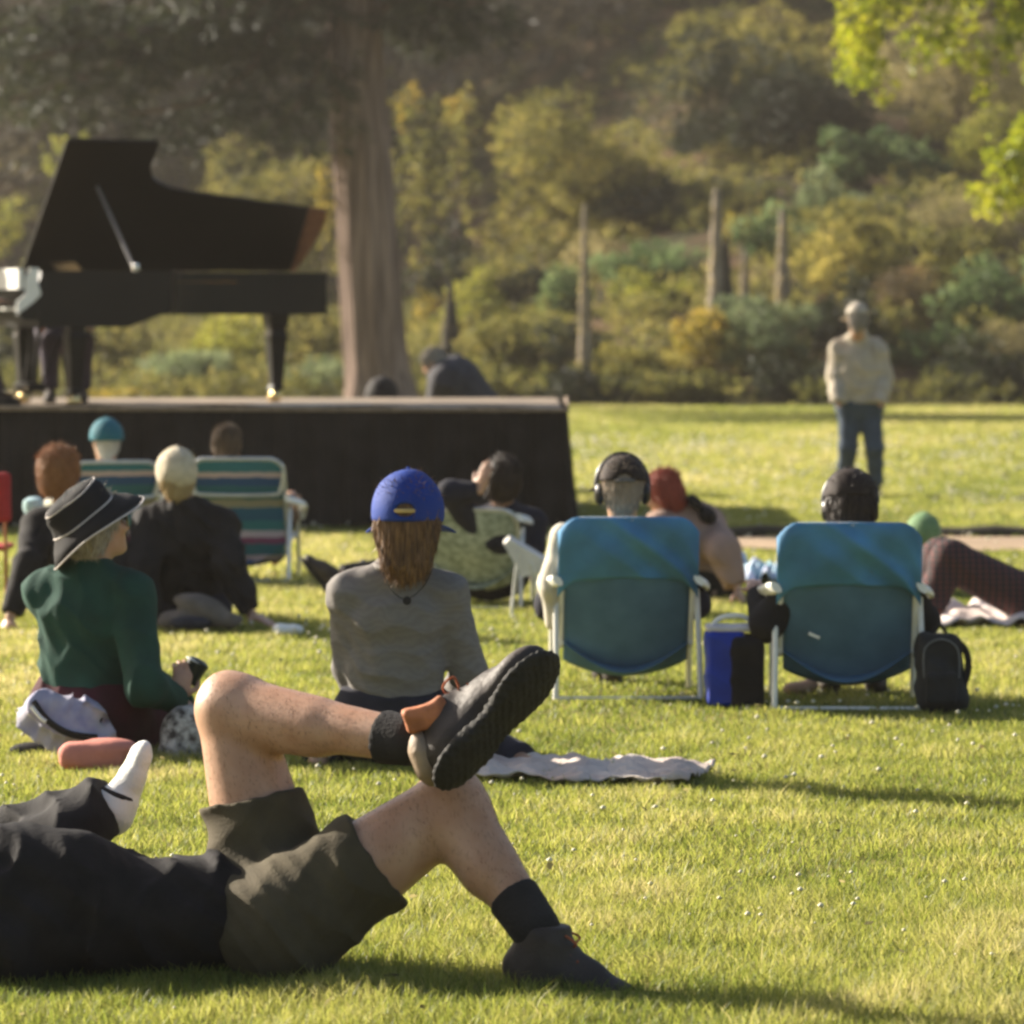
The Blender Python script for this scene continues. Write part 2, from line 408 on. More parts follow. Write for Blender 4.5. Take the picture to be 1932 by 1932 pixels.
    def leg(s, h, k_, a_, o, lower=True, upper=True):
        S = s.S*s.lk; out = []
        th = (k_-h).normalized(); sn = (a_-k_).normalized(); back = (th-sn); back = back.normalized() if back.length > .05 else Vector((0, -1, 0))
        # calf sits on the side opposite the knee cap
        if upper: out += [cap(h, k_, .088*S+o, .056*S+o, k=.03), cap(k_, k_+sn*.03, .055*S+o, k=.03)]
        if s.lk > 1.1: out.append(ell(k_-(-th+sn).normalized()*.026*S+sn*.01, (.036*S, .036*S, .042*S), None, .02))
        if lower: out += [cap(k_, a_, .05*S+o, .034*S+o, k=.03), cap(k_.lerp(a_, .18)-back*.012*S, k_.lerp(a_, .45)-back*.014*S, .046*S+o, .042*S+o, k=.04)]
        return out
    def shirt(s, m, o=.02, sleeve=1.0, low=-.08, dsp=None, name='shirt', vox=None, collar=True, rs=1.0, subs=(), clips=(), extra=(), belly=0):
        S = s.S; J = s.J; pr = s.torso(o, low, k=.05, belly=belly)
        if collar: pr.append(cap(s.neck, s.neck.lerp(s.head, .28), .064*S, .060*S, fb=1, k=.03))
        for nm, sh_ in (('r', s.shr), ('l', s.shl)):
            e, w_ = J['e'+nm], J['w'+nm]
            if sleeve >= 1: pr += [cap(sh_, e, .056*S+o, .045*S+o, k=.04), cap(e, e.lerp(w_, min(1, sleeve)*.97), .046*S+o, .034*S+o*.7, fb=1, k=.03)]
            else: pr.append(cap(sh_, sh_.lerp(e, sleeve*1.6), .06*S+o, .056*S+o, fb=1, k=.04))
        return link(name, sdf_mesh(name, list(pr)+list(extra), vox or s.vox, subs, clips, dsp), m, s.root)
    def trousers(s, m, o=.02, short=False, dsp=None, name='trousers', vox=None, cut=.97, extra=(), flare=0):
        S = s.S; J = s.J; pr = [cap(s.hr, s.hl, .115*S+o, k=.06), cap(s.pelvis, s.pelvis.lerp(s.neck, .2), .11*S+o, .105*S+o, s.hv, 1.35, fb=1, k=.05)]
        for nm, h in (('r', s.hr), ('l', s.hl)):
            k_, a_ = J['k'+nm], J['a'+nm]
            if k_ is None: continue
            if short: pr.append(cap(h, h.lerp(k_, cut), .095*S*(s.lk*.5+.5)+o, .075*S*(s.lk*.62+.38)+o+flare, fb=1, k=.05))
            else: pr += [cap(h, k_, .092*S+o, .062*S+o, k=.04), cap(k_, k_.lerp(a_, cut), .062*S+o, .048*S+o+flare, fb=1, k=.04)]
        return link(name, sdf_mesh(name, pr+list(extra), vox or s.vox, (), (), dsp), m, s.root)
    def shoe(s, nm, m, sole, toe, up, heel_h=.05, S=None, name='shoe', sock=None, lace=None, tread=False, fs=0, shaft=0):
        """toe: direction the foot points, up: direction from the sole to the instep"""
        S = S or s.S; a = s.J['a'+nm]; R = frame(toe, up); r, f, u = R.col[0], R.col[1], R.col[2]; b = a-u*heel_h*S+f*fs
        pr = [ell(b-f*.035*S+u*.01*S, (.036*S, .045*S, .045*S), R, .03), ell(b+f*.06*S+u*.005*S, (.038*S, .075*S, .040*S), R, .03),
              ell(b+f*.13*S-u*.008*S, (.045*S, .062*S, .030*S), R, .03), cap(b-f*.005*S, b+u*.065*S, .04*S, .041*S, f, 1.15, fb=1, k=.03),
              cap(b+u*.05*S+f*.035*S, b+f*.09*S+u*.02*S, .02*S, .024*S, k=.03)]
        if shaft: pr.append(cap(b+f*.005, b+u*shaft-f*.012+0*u, .046*S, .050*S, fb=1, k=.04))
        o = link(name, sdf_mesh(name, pr, .007, (), ((b-u*.028*S, -u),), folds(u, 60, .0018, 5)), m, s.root)
        sp = [ell(b-f*.03*S-u*.034*S, (.044*S, .062*S, .017*S), R, .02), rbox(b+f*.06*S-u*.036*S, (.036*S, .07*S, .010*S), R, .009, .03),
              ell(b+f*.125*S-u*.035*S, (.053*S, .075*S, .015*S), R, .02)]
        dsp = None
        if tread:
            fv, rv = vn(f), vn(r); bb = vn(b)
            dsp = lambda p: .0022*np.sign(np.sin(((p-bb)@fv)*260))*np.sign(np.sin(((p-bb)@rv)*200))
        link('sole', sdf_mesh('sole', sp, .006, disp=dsp), sole, o)
        if sock:
            kn = s.J['k'+nm]; d = (kn-a).normalized()
            link('sock', sdf_mesh('sock', [cap(a, a+d*sock[1], max(.039*S, .040*s.S*s.lk), max(.046*S, .043*s.S*s.lk), fb=1)], .008, disp=folds(d, 220, .0015, 3)), sock[0], s.root)
        if lace:
            mb = MB()
            for i in range(5):
                c0 = b+f*(.03+.016*i)*S+u*(.06-.009*i)*S
                mb.tube([c0-r*.028*S, c0+u*.008*S, c0+r*.028*S+f*.008], .003, 5)
            mb.tube(arc([b+f*.03*S+u*.06*S, b+f*.035*S+u*.085*S+r*.03, b+f*.06*S+u*.075*S+r*.04, b+f*.045*S+u*.06*S]), .0035, 5)
            mb.tube(arc([b+f*.03*S+u*.06*S, b+f*.03*S+u*.085*S-r*.03, b+f*.055*S+u*.08*S-r*.04, b+f*.045*S+u*.06*S]), .0035, 5)
            mb.build('lace', lace, o)
        return o
    def hair(s, m, long=0, o=.012, top=True, back=0, name='hair', lat=0, seed=1, bun=None):
        S = s.S*s.hs; R = s.HR; r, f, u = R.col[0], R.col[1], R.col[2]; c = s.head
        pr = [ell(c+u*.03*S-f*.018*S, (.080*S+o, .096*S+o, .088*S+o), R, .02), ell(c-f*.04*S-u*.03*S, (.068*S+o, .058*S+o, .062*S+o), R, .03)]
        if long: pr += [cap(c-f*.045*S-u*.02*S, c-f*.05*S-u*(.02+long)*S, .062*S+o, .05*S+o, r, 1.25, k=.03)]
        if bun: pr.append(ell(c+Vector(bun), (.045, .045, .042), R, .015))
        cl = ((c+f*.05*S+u*.0*S, (f*.9-u*.45).normalized()),)
        ho = link(name, sdf_mesh(name, pr, .008, (), cl, dsum2(lambda p: .0032*np.sin((p@vn(r))*300+3*np.sin((p@vn(u))*14+seed)+2*np.sin((p@vn(f))*40)), folds(r, 28, .007, seed+1))), m, s.root)
        g = np.random.default_rng(seed); me = ho.data; nv = len(me.vertices); vc = np.zeros(nv*3, np.float32); me.vertices.foreach_get('co', vc); vc = vc.reshape(-1, 3).astype(float)
        vno = np.zeros(nv*3, np.float32); me.vertices.foreach_get('normal', vno); vno = vno.reshape(-1, 3).astype(float)
        n = 2600; ix = g.integers(0, nv, n); nn = vno[ix]; U = vn(u); dwn = -U+nn*.12+g.normal(size=(n, 3))*.22; dwn -= nn*(dwn*nn).sum(1, keepdims=True)*.55
        crownp = (vc[ix]-vn(c))@U > .07*S; dwn[crownp] = g.normal(size=(crownp.sum(), 3))*.5+nn[crownp]*.1-vn(f)*.6
        v, fc, _ = leaf_quads(vc[ix]+nn*.002, dwn, nn+g.normal(size=(n, 3))*.5, g.uniform(.035, .085, n)*S, g.uniform(.0025, .006, n), None)
        so2 = link('strands', mesh_np('strands', v, fc), m, ho, smooth=False)
        return ho
    def cap_hat(s, m, strap=None, hole=True, brim=True, dirf=1, tilt=0, o=.016, name='cap', low=.0):
        S = s.S*s.hs; R = s.HR; r, f, u = R.col[0], R.col[1], R.col[2]; c = s.head; f2 = f*dirf
        pr = [ell(c+u*.03*S-f*.012*S, (.084*S+o, .104*S+o, .10*S+o), R, .02)]
        cl = ((c+u*(.02-low)*S, -u),)
        subs = []
        if hole: subs.append(ell(c-f2*.125*S+u*.032*S, (.034, .045, .024), R, .003))
        h = link(name, sdf_mesh(name, pr, .0075, subs, cl, folds(r, 40, .0025, 5)), m, s.root)
        if brim:
            mb = MB(); A = []
            def fn(a, b):
                an = (a-.5)*1.7; rr = .095*S+o+b*.07*S
                return c+u*(.024-.02*b*b-.012*abs(a-.5)*2-low)*S+f2*(math.cos(an)*rr*1.05-.012)+r*math.sin(an)*rr*.92
            mb.grid(fn, 14, 4); mb.build('brim', m, h, solid=.005)
        mb = MB(); mb.lathe(c+u*(.13*S+o)-f*.012*S, [(.009, 0), (.009, .003), (.005, .006)], 10, u); mb.build('button', m, h)
        if strap:
            mb = MB(); mb.tube([c-f2*(.112*S+o)*math.cos(a)+r*(.1)*math.sin(a)+u*.030*S for a in np.linspace(-.42, .42, 7)], .008, 6); mb.build('strap', strap, h)
        return h
    def headphones(s, m, cm=None):
        S = s.S*s.hs; R = s.HR; r, f, u = R.col[0], R.col[1], R.col[2]; c = s.head
        root = empty('headphones', (c.x, c.y, c.z)); root.parent = s.root; root.location = c-Vector(s.root.location)
        mb = MB(); mb.tube([c+u*.01*S-f*.01+(r*math.sin(a)*.108+u*math.cos(a)*.138)*S for a in np.linspace(-1.55, 1.55, 22)], .008, 8, q=1.6)
        mb.build('headband', m, root)
        for sg in (-1, 1):
            mb = MB(); mb.lathe(c+r*sg*.078*S-f*.008*S-u*.015*S, [(.03, 0), (.046, .004), (.048, .02), (.04, .032), (.03, .037)], 20, r*sg)
            mb.build('ear_cup', m, root)
        return root

# ------------------------------------------------------------------ terrain
def H(x, Y):
    x = np.asarray(x, float); Y = np.asarray(Y, float)
    right = sstep(-4, 7, x)
    sl_ = .035+.16*right
    e = 79.5+0*x
    a = np.clip(Y-e, 0, 40)
    h = a*sl_*sstep(0, 6, a)
    h += np.clip(Y-120, 0, 200)*.28*sstep(0, 18, Y-120)
    h += .5*sstep(0, 20, Y-85)*np.sin(x*.35+Y*.2)*.5
    return np.where(Y < 79.5, 0, h)
def Hs(x, Y): return float(H(x, Y))
def ter_Y(u, vb, y0=80.0, y1=118.0):
    """depth at which the hillside is seen at image row vb in the column u"""
    for Y in np.arange(y0, y1, .4):
        if HOR+(EYE-Hs((u-966)/F*Y, Y))*F/Y <= vb: return Y
    return y1
xs = np.concatenate([np.linspace(-300, -30, 20), np.linspace(-28, 28, 90), np.linspace(30, 300, 20)])
ys = np.concatenate([np.linspace(-40, 8, 8), np.linspace(9, 78, 60), np.linspace(78.5, 130, 90), np.linspace(132, 500, 60)])
X, Yg = np.meshgrid(xs, ys); Zg = H(X, Yg)
vv = np.stack([X, Yg, Zg], -1).reshape(-1, 3); nx = len(xs); ny = len(ys)
jj, ii = np.meshgrid(np.arange(ny-1), np.arange(nx-1), indexing='ij'); b0 = (jj*nx+ii).ravel()
gm = mesh_np('ground', vv, np.stack([b0, b0+1, b0+1+nx, b0+nx], 1))
gmat = bpy.data.materials.new('ground'); gmat.use_nodes = True; t = gmat.node_tree; b = t.nodes['Principled BSDF']; b.inputs['Roughness'].default_value = 1; b.inputs['Specular IOR Level'].default_value = .05
tc = t.nodes.new('ShaderNodeTexCoord'); n1 = t.nodes.new('ShaderNodeTexNoise'); n1.inputs['Scale'].default_value = .35; n1.inputs['Detail'].default_value = 8
n2 = t.nodes.new('ShaderNodeTexNoise'); n2.inputs['Scale'].default_value = 9; n2.inputs['Detail'].default_value = 6
mp = t.nodes.new('ShaderNodeMapping'); mp.inputs['Scale'].default_value = (1, .45, 1)
t.links.new(tc.outputs['Object'], mp.inputs[0]); t.links.new(mp.outputs[0], n1.inputs['Vector']); t.links.new(tc.outputs['Object'], n2.inputs['Vector'])
r1 = t.nodes.new('ShaderNodeValToRGB'); e = r1.color_ramp.elements; e[0].position = .3; e[0].color = (.17, .17, .035, 1); e[1].position = .7; e[1].color = (.33, .28, .09, 1)
r2 = t.nodes.new('ShaderNodeValToRGB'); e = r2.color_ramp.elements; e[0].position = .3; e[0].color = (.13, .12, .04, 1); e[1].position = .75; e[1].color = (.27, .25, .07, 1)
t.links.new(n1.outputs['Fac'], r1.inputs[0]); t.links.new(n2.outputs['Fac'], r2.inputs[0])
mx = t.nodes.new('ShaderNodeMix'); mx.data_type = 'RGBA'; mx.inputs['Factor'].default_value = .4
t.links.new(r1.outputs[0], mx.inputs[6]); t.links.new(r2.outputs[0], mx.inputs[7])
sp = t.nodes.new('ShaderNodeSeparateXYZ'); t.links.new(tc.outputs['Object'], sp.inputs[0])
mr = t.nodes.new('ShaderNodeMapRange'); mr.inputs['From Min'].default_value = 79.5; mr.inputs['From Max'].default_value = 81.5; t.links.new(sp.outputs['Y'], mr.inputs['Value'])
n3 = t.nodes.new('ShaderNodeTexNoise'); n3.inputs['Scale'].default_value = .5; n3.inputs['Detail'].default_value = 5; t.links.new(tc.outputs['Object'], n3.inputs['Vector'])
r3 = t.nodes.new('ShaderNodeValToRGB'); e = r3.color_ramp.elements; e[0].position = .4; e[0].color = (.03, .03, .014, 1); e[1].position = .62; e[1].color = (.09, .055, .032, 1)
t.links.new(n3.outputs['Fac'], r3.inputs[0])
m2 = t.nodes.new('ShaderNodeMix'); m2.data_type = 'RGBA'; t.links.new(mr.outputs[0], m2.inputs['Factor']); t.links.new(mx.outputs[2], m2.inputs[6]); t.links.new(r3.outputs[0], m2.inputs[7])
t.links.new(m2.outputs[2], b.inputs['Base Color'])
tag(link('ground', gm, gmat), kind='structure')
# footpath crossing behind the audience
pm = mat('path', (.34, .24, .15), .95, var=.15, vscale=2, bump=.3, bscale=40)
mb = MB()
pY = 14110/(1029-590)
def pathf(a, b_):
    x = 1.15+40*a; c = pY+.012*(x-2)+.15*math.sin(x*.7)
    return (x, c+(b_-.5)*1.9*min(1, .2+a*40)+.08*math.sin(x*5+b_*6), .012+.02*math.sin(b_*math.pi))
mb.grid(pathf, 320, 6); tag(mb.build('path', pm), kind='structure')

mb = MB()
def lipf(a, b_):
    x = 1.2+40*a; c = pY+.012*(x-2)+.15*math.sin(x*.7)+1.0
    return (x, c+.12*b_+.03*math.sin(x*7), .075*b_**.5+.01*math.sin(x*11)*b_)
mb.grid(lipf, 300, 3); tag(mb.build('path_edge_shade', mat('lip_shade', (.035, .028, .015), .95, var=.3, bump=.4), solid=.01, auto=False), kind='structure')  # lawn lip along the path, its shadow line put into the dark colour
# ------------------------------------------------------------------ foliage
def leaf_quads(c, d, n, L, W, rv, droop=0):
    """pointed leaves: c centre, d long direction, n normal, L/W arrays"""
    d = d/np.linalg.norm(d, axis=1, keepdims=True); s = np.cross(d, n); s /= np.linalg.norm(s, axis=1, keepdims=True)+1e-9
    L = L[:, None]; W = W[:, None]
    a = c-d*L*.5; b_ = c+s*W*.5; e = c+d*L*.5; g = c-s*W*.5
    v = np.stack([a, b_, e, g], 1).reshape(-1, 3); f = np.arange(len(v)).reshape(-1, 4)
    return v, f, rv
def foliage_obj(name, parts, m, parent=None):
    off = 0; Vs = []; Fs = []; Rs = []
    for v, f, r in parts: Vs.append(v); Fs.append(f+off); Rs.append(r); off += len(v)
    me = mesh_np(name, np.concatenate(Vs), np.concatenate(Fs))
    at = me.attributes.new('rnd', 'FLOAT', 'FACE'); at.data.foreach_set('value', np.concatenate(Rs).astype(np.float32))
    return link(name, me, m, parent, smooth=False)
def lobes_for(c, r, n, seed, flat=1.0):
    g = np.random.default_rng(seed); out = []
    for i in range(n):
        d = g.normal(size=3); d /= np.linalg.norm(d); k = g.uniform(.4, .93)
        p = c+d*r*k; s = g.uniform(.17, .42)*(1.2-k*.4)
        out.append((p, r*s*np.array([1, 1, flat])))
    out.append((c, r*.5)); return out
def crown(lobes, size, seed, kind='broad', dens=1.0, ground=None, lean=(0, 0, 0)):
    """leaf clumps spread over the shells of many lobes; every clump is a small spray of leaves"""
    g = np.random.default_rng(seed); parts = []
    for (c, r) in lobes:
        area = 4*math.pi*((r[0]*r[1])**1.6/3+(r[0]*r[2])**1.6/3+(r[1]*r[2])**1.6/3)**(1/1.6)
        ncl = int(dens*area/(size*size)*.42)+4; d = g.normal(size=(ncl, 3)); d /= np.linalg.norm(d, axis=1, keepdims=True)
        k = g.uniform(.55, 1.0, (ncl, 1))**.5*(1+.16*np.sin(d@g.normal(size=3)*6+g.uniform(0, 6)))[:, None]
        p = c+d*r*k
        if ground is not None: keep = p[:, 2] > ground+.03; p = p[keep]; d = d[keep]
        if not len(p): continue
        tone = g.uniform(0, .5)
        if kind == 'broad': m_ = 5; Lr = (.5, .95); Wr = (.42, .6); sp_ = .55
        elif kind == 'needle': m_ = 6; Lr = (.9, 1.7); Wr = (.12, .2); sp_ = .5
        elif kind == 'spike': m_ = 7; Lr = (1.1, 2.0); Wr = (.13, .22); sp_ = .3
        else: m_ = 5; Lr = (.3, .6); Wr = (.25, .45); sp_ = .8
        n = len(p)*m_; pc = np.repeat(p, m_, 0); dd = np.repeat(d, m_, 0)
        dirs = dd*.8+g.normal(size=(n, 3))*.75+np.array(lean)
        if kind == 'needle': dirs = dd*np.array([1, 1, .35])+g.normal(size=(n, 3))*.35+np.array([0, 0, -.25])+np.array(lean)
        if kind == 'spike': dirs = dd*.7+g.normal(size=(n, 3))*.6+np.array([0, 0, .4])
        dn = dirs/np.linalg.norm(dirs, axis=1, keepdims=True)
        L = g.uniform(*Lr, n)*size; W = g.uniform(*Wr, n)*size
        cc = pc+dn*L[:, None]*.4+g.normal(size=(n, 3))*size*sp_*.4
        nn = g.normal(size=(n, 3))+dd*.7+np.array([0, 0, .5])
        rv = np.clip(np.repeat(g.uniform(0, .45, len(p)), m_)+tone+g.uniform(-.12, .15, n), 0, 1)
        parts.append(leaf_quads(cc, dn, nn, L, W, rv))
    return parts
def branches(base, lobes, r0, seed=0, trunk_top=None, n=None):
    g = np.random.default_rng(seed); mb = MB(); base = Vector(base)
    top = Vector(trunk_top) if trunk_top is not None else Vector(lobes[-1][0])
    mid = base.lerp(top, .5)+Vector((g.normal()*.1, g.normal()*.1, 0))
    tr = arc([base, base.lerp(mid, .3)+Vector((0, 0, .05)), mid, top], 5); N = len(tr)
    mb.tube(tr, [r0*(1.35 if i == 0 else 1)*(1-.65*i/(N-1)) for i in range(N)], 8)
    for (c, r) in lobes[:n or len(lobes)]:
        k = g.uniform(.35, .9); a = tr[int(k*(N-1))]; e_ = Vector(c)
        m_ = a.lerp(e_, .5)+Vector((0, 0, .12*(e_-a).length)); q = arc([a, m_, e_], 4)
        mb.tube(q, [r0*.34*(1-.7*i/(len(q)-1)) for i in range(len(q))], 5)
    return mb
bark = mat('bark_brown', (.09, .06, .045), .95, var=.3, vscale=6, bump=.6, bscale=20)
LM = {
 'olive': leaf_mat('leaf_olive', [(.022, .026, .010), (.105, .108, .030), (.28, .245, .08)]),
 'yellow': leaf_mat('leaf_yellowgreen', [(.05, .065, .015), (.19, .20, .042), (.38, .35, .085)]),
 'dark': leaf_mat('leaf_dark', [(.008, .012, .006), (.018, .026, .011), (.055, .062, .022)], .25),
 'conifer': leaf_mat('leaf_conifer', [(.026, .032, .011), (.15, .145, .038), (.42, .36, .11)]),
 'blue': leaf_mat('leaf_bluegreen', [(.018, .032, .015), (.075, .115, .045), (.20, .26, .12)], .5),
 'tan': leaf_mat('leaf_tan', [(.09, .08, .035), (.2, .18, .08), (.34, .29, .14)], .5),
 'brown': leaf_mat('leaf_brown', [(.045, .036, .02), (.11, .085, .04), (.22, .14, .06)], .4),
 'lime': leaf_mat('leaf_lime', [(.10, .14, .02), (.24, .28, .03), (.46, .44, .06)], .5, .45),
 'gold': leaf_mat('leaf_gold', [(.08, .08, .02), (.22, .19, .04), (.40, .30, .07)], .5),
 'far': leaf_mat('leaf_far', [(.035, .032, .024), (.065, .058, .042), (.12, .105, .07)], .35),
 'grey': leaf_mat('leaf_greygreen', [(.05, .07, .035), (.13, .165, .08), (.25, .28, .15)], .45),
}
def shrub(name, label, cat, u, v, ru, rv_, mkey, size=.13, kind='broad', n=9, seed=0, Y=None, vb=None, dens=1.0, tree=False, depth=1.0, group=None, r0=None):
    vb = vb if vb is not None else v+rv_*.85
    if Y is None: Y = ter_Y(u, min(vb, 764))
    c = P(u, v, Y); gz = Hs(c.x, Y); rx = ru*Y/F; rz = rv_*Y/F
    lb = lobes_for(vn(c), np.array([rx, rx*depth, rz]), n, seed)
    # make sure the shrub reaches its ground
    if not tree and c.z-rz*.6 > gz:
        lb.append((np.array([c.x, c.y, (gz+c.z)/2]), np.array([rx*.7, rx*.6, max(.2, (c.z-gz)*.6)])))
    root = empty(name, (c.x, Y, gz), label, cat, group)
    foliage_obj('crown' if tree else 'foliage', crown(lb, size, seed+100, kind, dens, gz), LM[mkey], root)
    branches((c.x, Y, gz-.1), lb, r0 or max(.03, rx*.06), seed, trunk_top=c, n=7).build('trunk' if tree else 'stem', bark, root)
    return root
S_ = shrub
# -- far wooded hillside: one mass, seen through the haze
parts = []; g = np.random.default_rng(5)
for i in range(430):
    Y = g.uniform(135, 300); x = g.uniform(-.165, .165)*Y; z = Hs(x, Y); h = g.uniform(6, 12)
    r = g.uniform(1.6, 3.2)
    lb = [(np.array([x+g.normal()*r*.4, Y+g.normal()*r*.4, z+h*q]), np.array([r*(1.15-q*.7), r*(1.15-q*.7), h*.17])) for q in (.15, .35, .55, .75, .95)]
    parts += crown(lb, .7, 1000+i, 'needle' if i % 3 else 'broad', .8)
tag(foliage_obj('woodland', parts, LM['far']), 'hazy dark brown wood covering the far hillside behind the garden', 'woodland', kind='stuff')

# -- trees of the middle distance
S_('conifer_tree', 'yellow green conifer with a sunlit left rim, right of the tall trunk', 'tree', 1085, 340, 215, 185, 'conifer', .16, 'needle', 30, 3, Y=104, tree=True, dens=1.3)
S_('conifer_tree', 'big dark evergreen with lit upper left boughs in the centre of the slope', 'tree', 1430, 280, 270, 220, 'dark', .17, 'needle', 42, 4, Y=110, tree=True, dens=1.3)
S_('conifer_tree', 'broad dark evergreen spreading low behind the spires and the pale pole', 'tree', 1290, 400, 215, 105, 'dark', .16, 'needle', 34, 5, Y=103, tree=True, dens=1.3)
S_('conifer_tree', 'olive yellow bough tree rising behind the top of the dark evergreen', 'tree', 1400, 140, 230, 130, 'conifer', .17, 'needle', 26, 6, Y=118, tree=True, dens=1.1)
S_('slender_tree', 'slim olive tree directly right of the tall trunk with a yellowish tip', 'tree', 790, 330, 62, 190, 'olive', .16, 'broad', 14, 7, Y=106, tree=True)
S_('slender_tree', 'smaller olive tree with a rounded golden tip between trunk and conifer', 'tree', 868, 300, 52, 140, 'olive', .16, 'broad', 11, 8, Y=112, tree=True)
S_('yellowing_tree', 'golden crown top showing beside the right edge of the tall trunk', 'tree', 775, 195, 38, 45, 'gold', .15, 'broad', 6, 9, Y=114, tree=True)
S_('yellowing_tree', 'small rounded golden crown top against the hazy hill', 'tree', 868, 205, 34, 42, 'gold', .15, 'broad', 6, 10, Y=116, tree=True)
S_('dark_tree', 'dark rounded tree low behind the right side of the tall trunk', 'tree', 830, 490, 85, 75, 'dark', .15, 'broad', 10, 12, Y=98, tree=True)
S_('bushy_tree', 'hazy olive tree left of the tall trunk, above the end of the piano lid', 'tree', 500, 400, 170, 150, 'olive', .18, 'needle', 24, 13, Y=112, tree=True)
S_('bushy_tree', 'pale yellow tree above the left corner of the piano lid', 'tree', 110, 300, 60, 60, 'yellow', .17, 'broad', 8, 14, Y=122, tree=True)
S_('bushy_tree', 'yellowish tree cut by the left edge behind the keyboard', 'tree', 10, 440, 50, 80, 'yellow', .17, 'broad', 8, 15, Y=116, tree=True)
S_('bushy_tree', 'narrow golden tree touching the left edge of the tall trunk', 'tree', 615, 390, 28, 110, 'gold', .15, 'broad', 8, 16, Y=104, tree=True)
S_('bushy_tree', 'grey brown thin tree filling the top right corner', 'tree', 1800, 110, 190, 150, 'tan', .15, 'fine', 40, 17, Y=108, tree=True, dens=1.3)
S_('bushy_tree', 'reddish brown tree between the dark evergreen and the corner tree', 'tree', 1640, 130, 70, 80, 'brown', .15, 'fine', 9, 18, Y=112, tree=True)
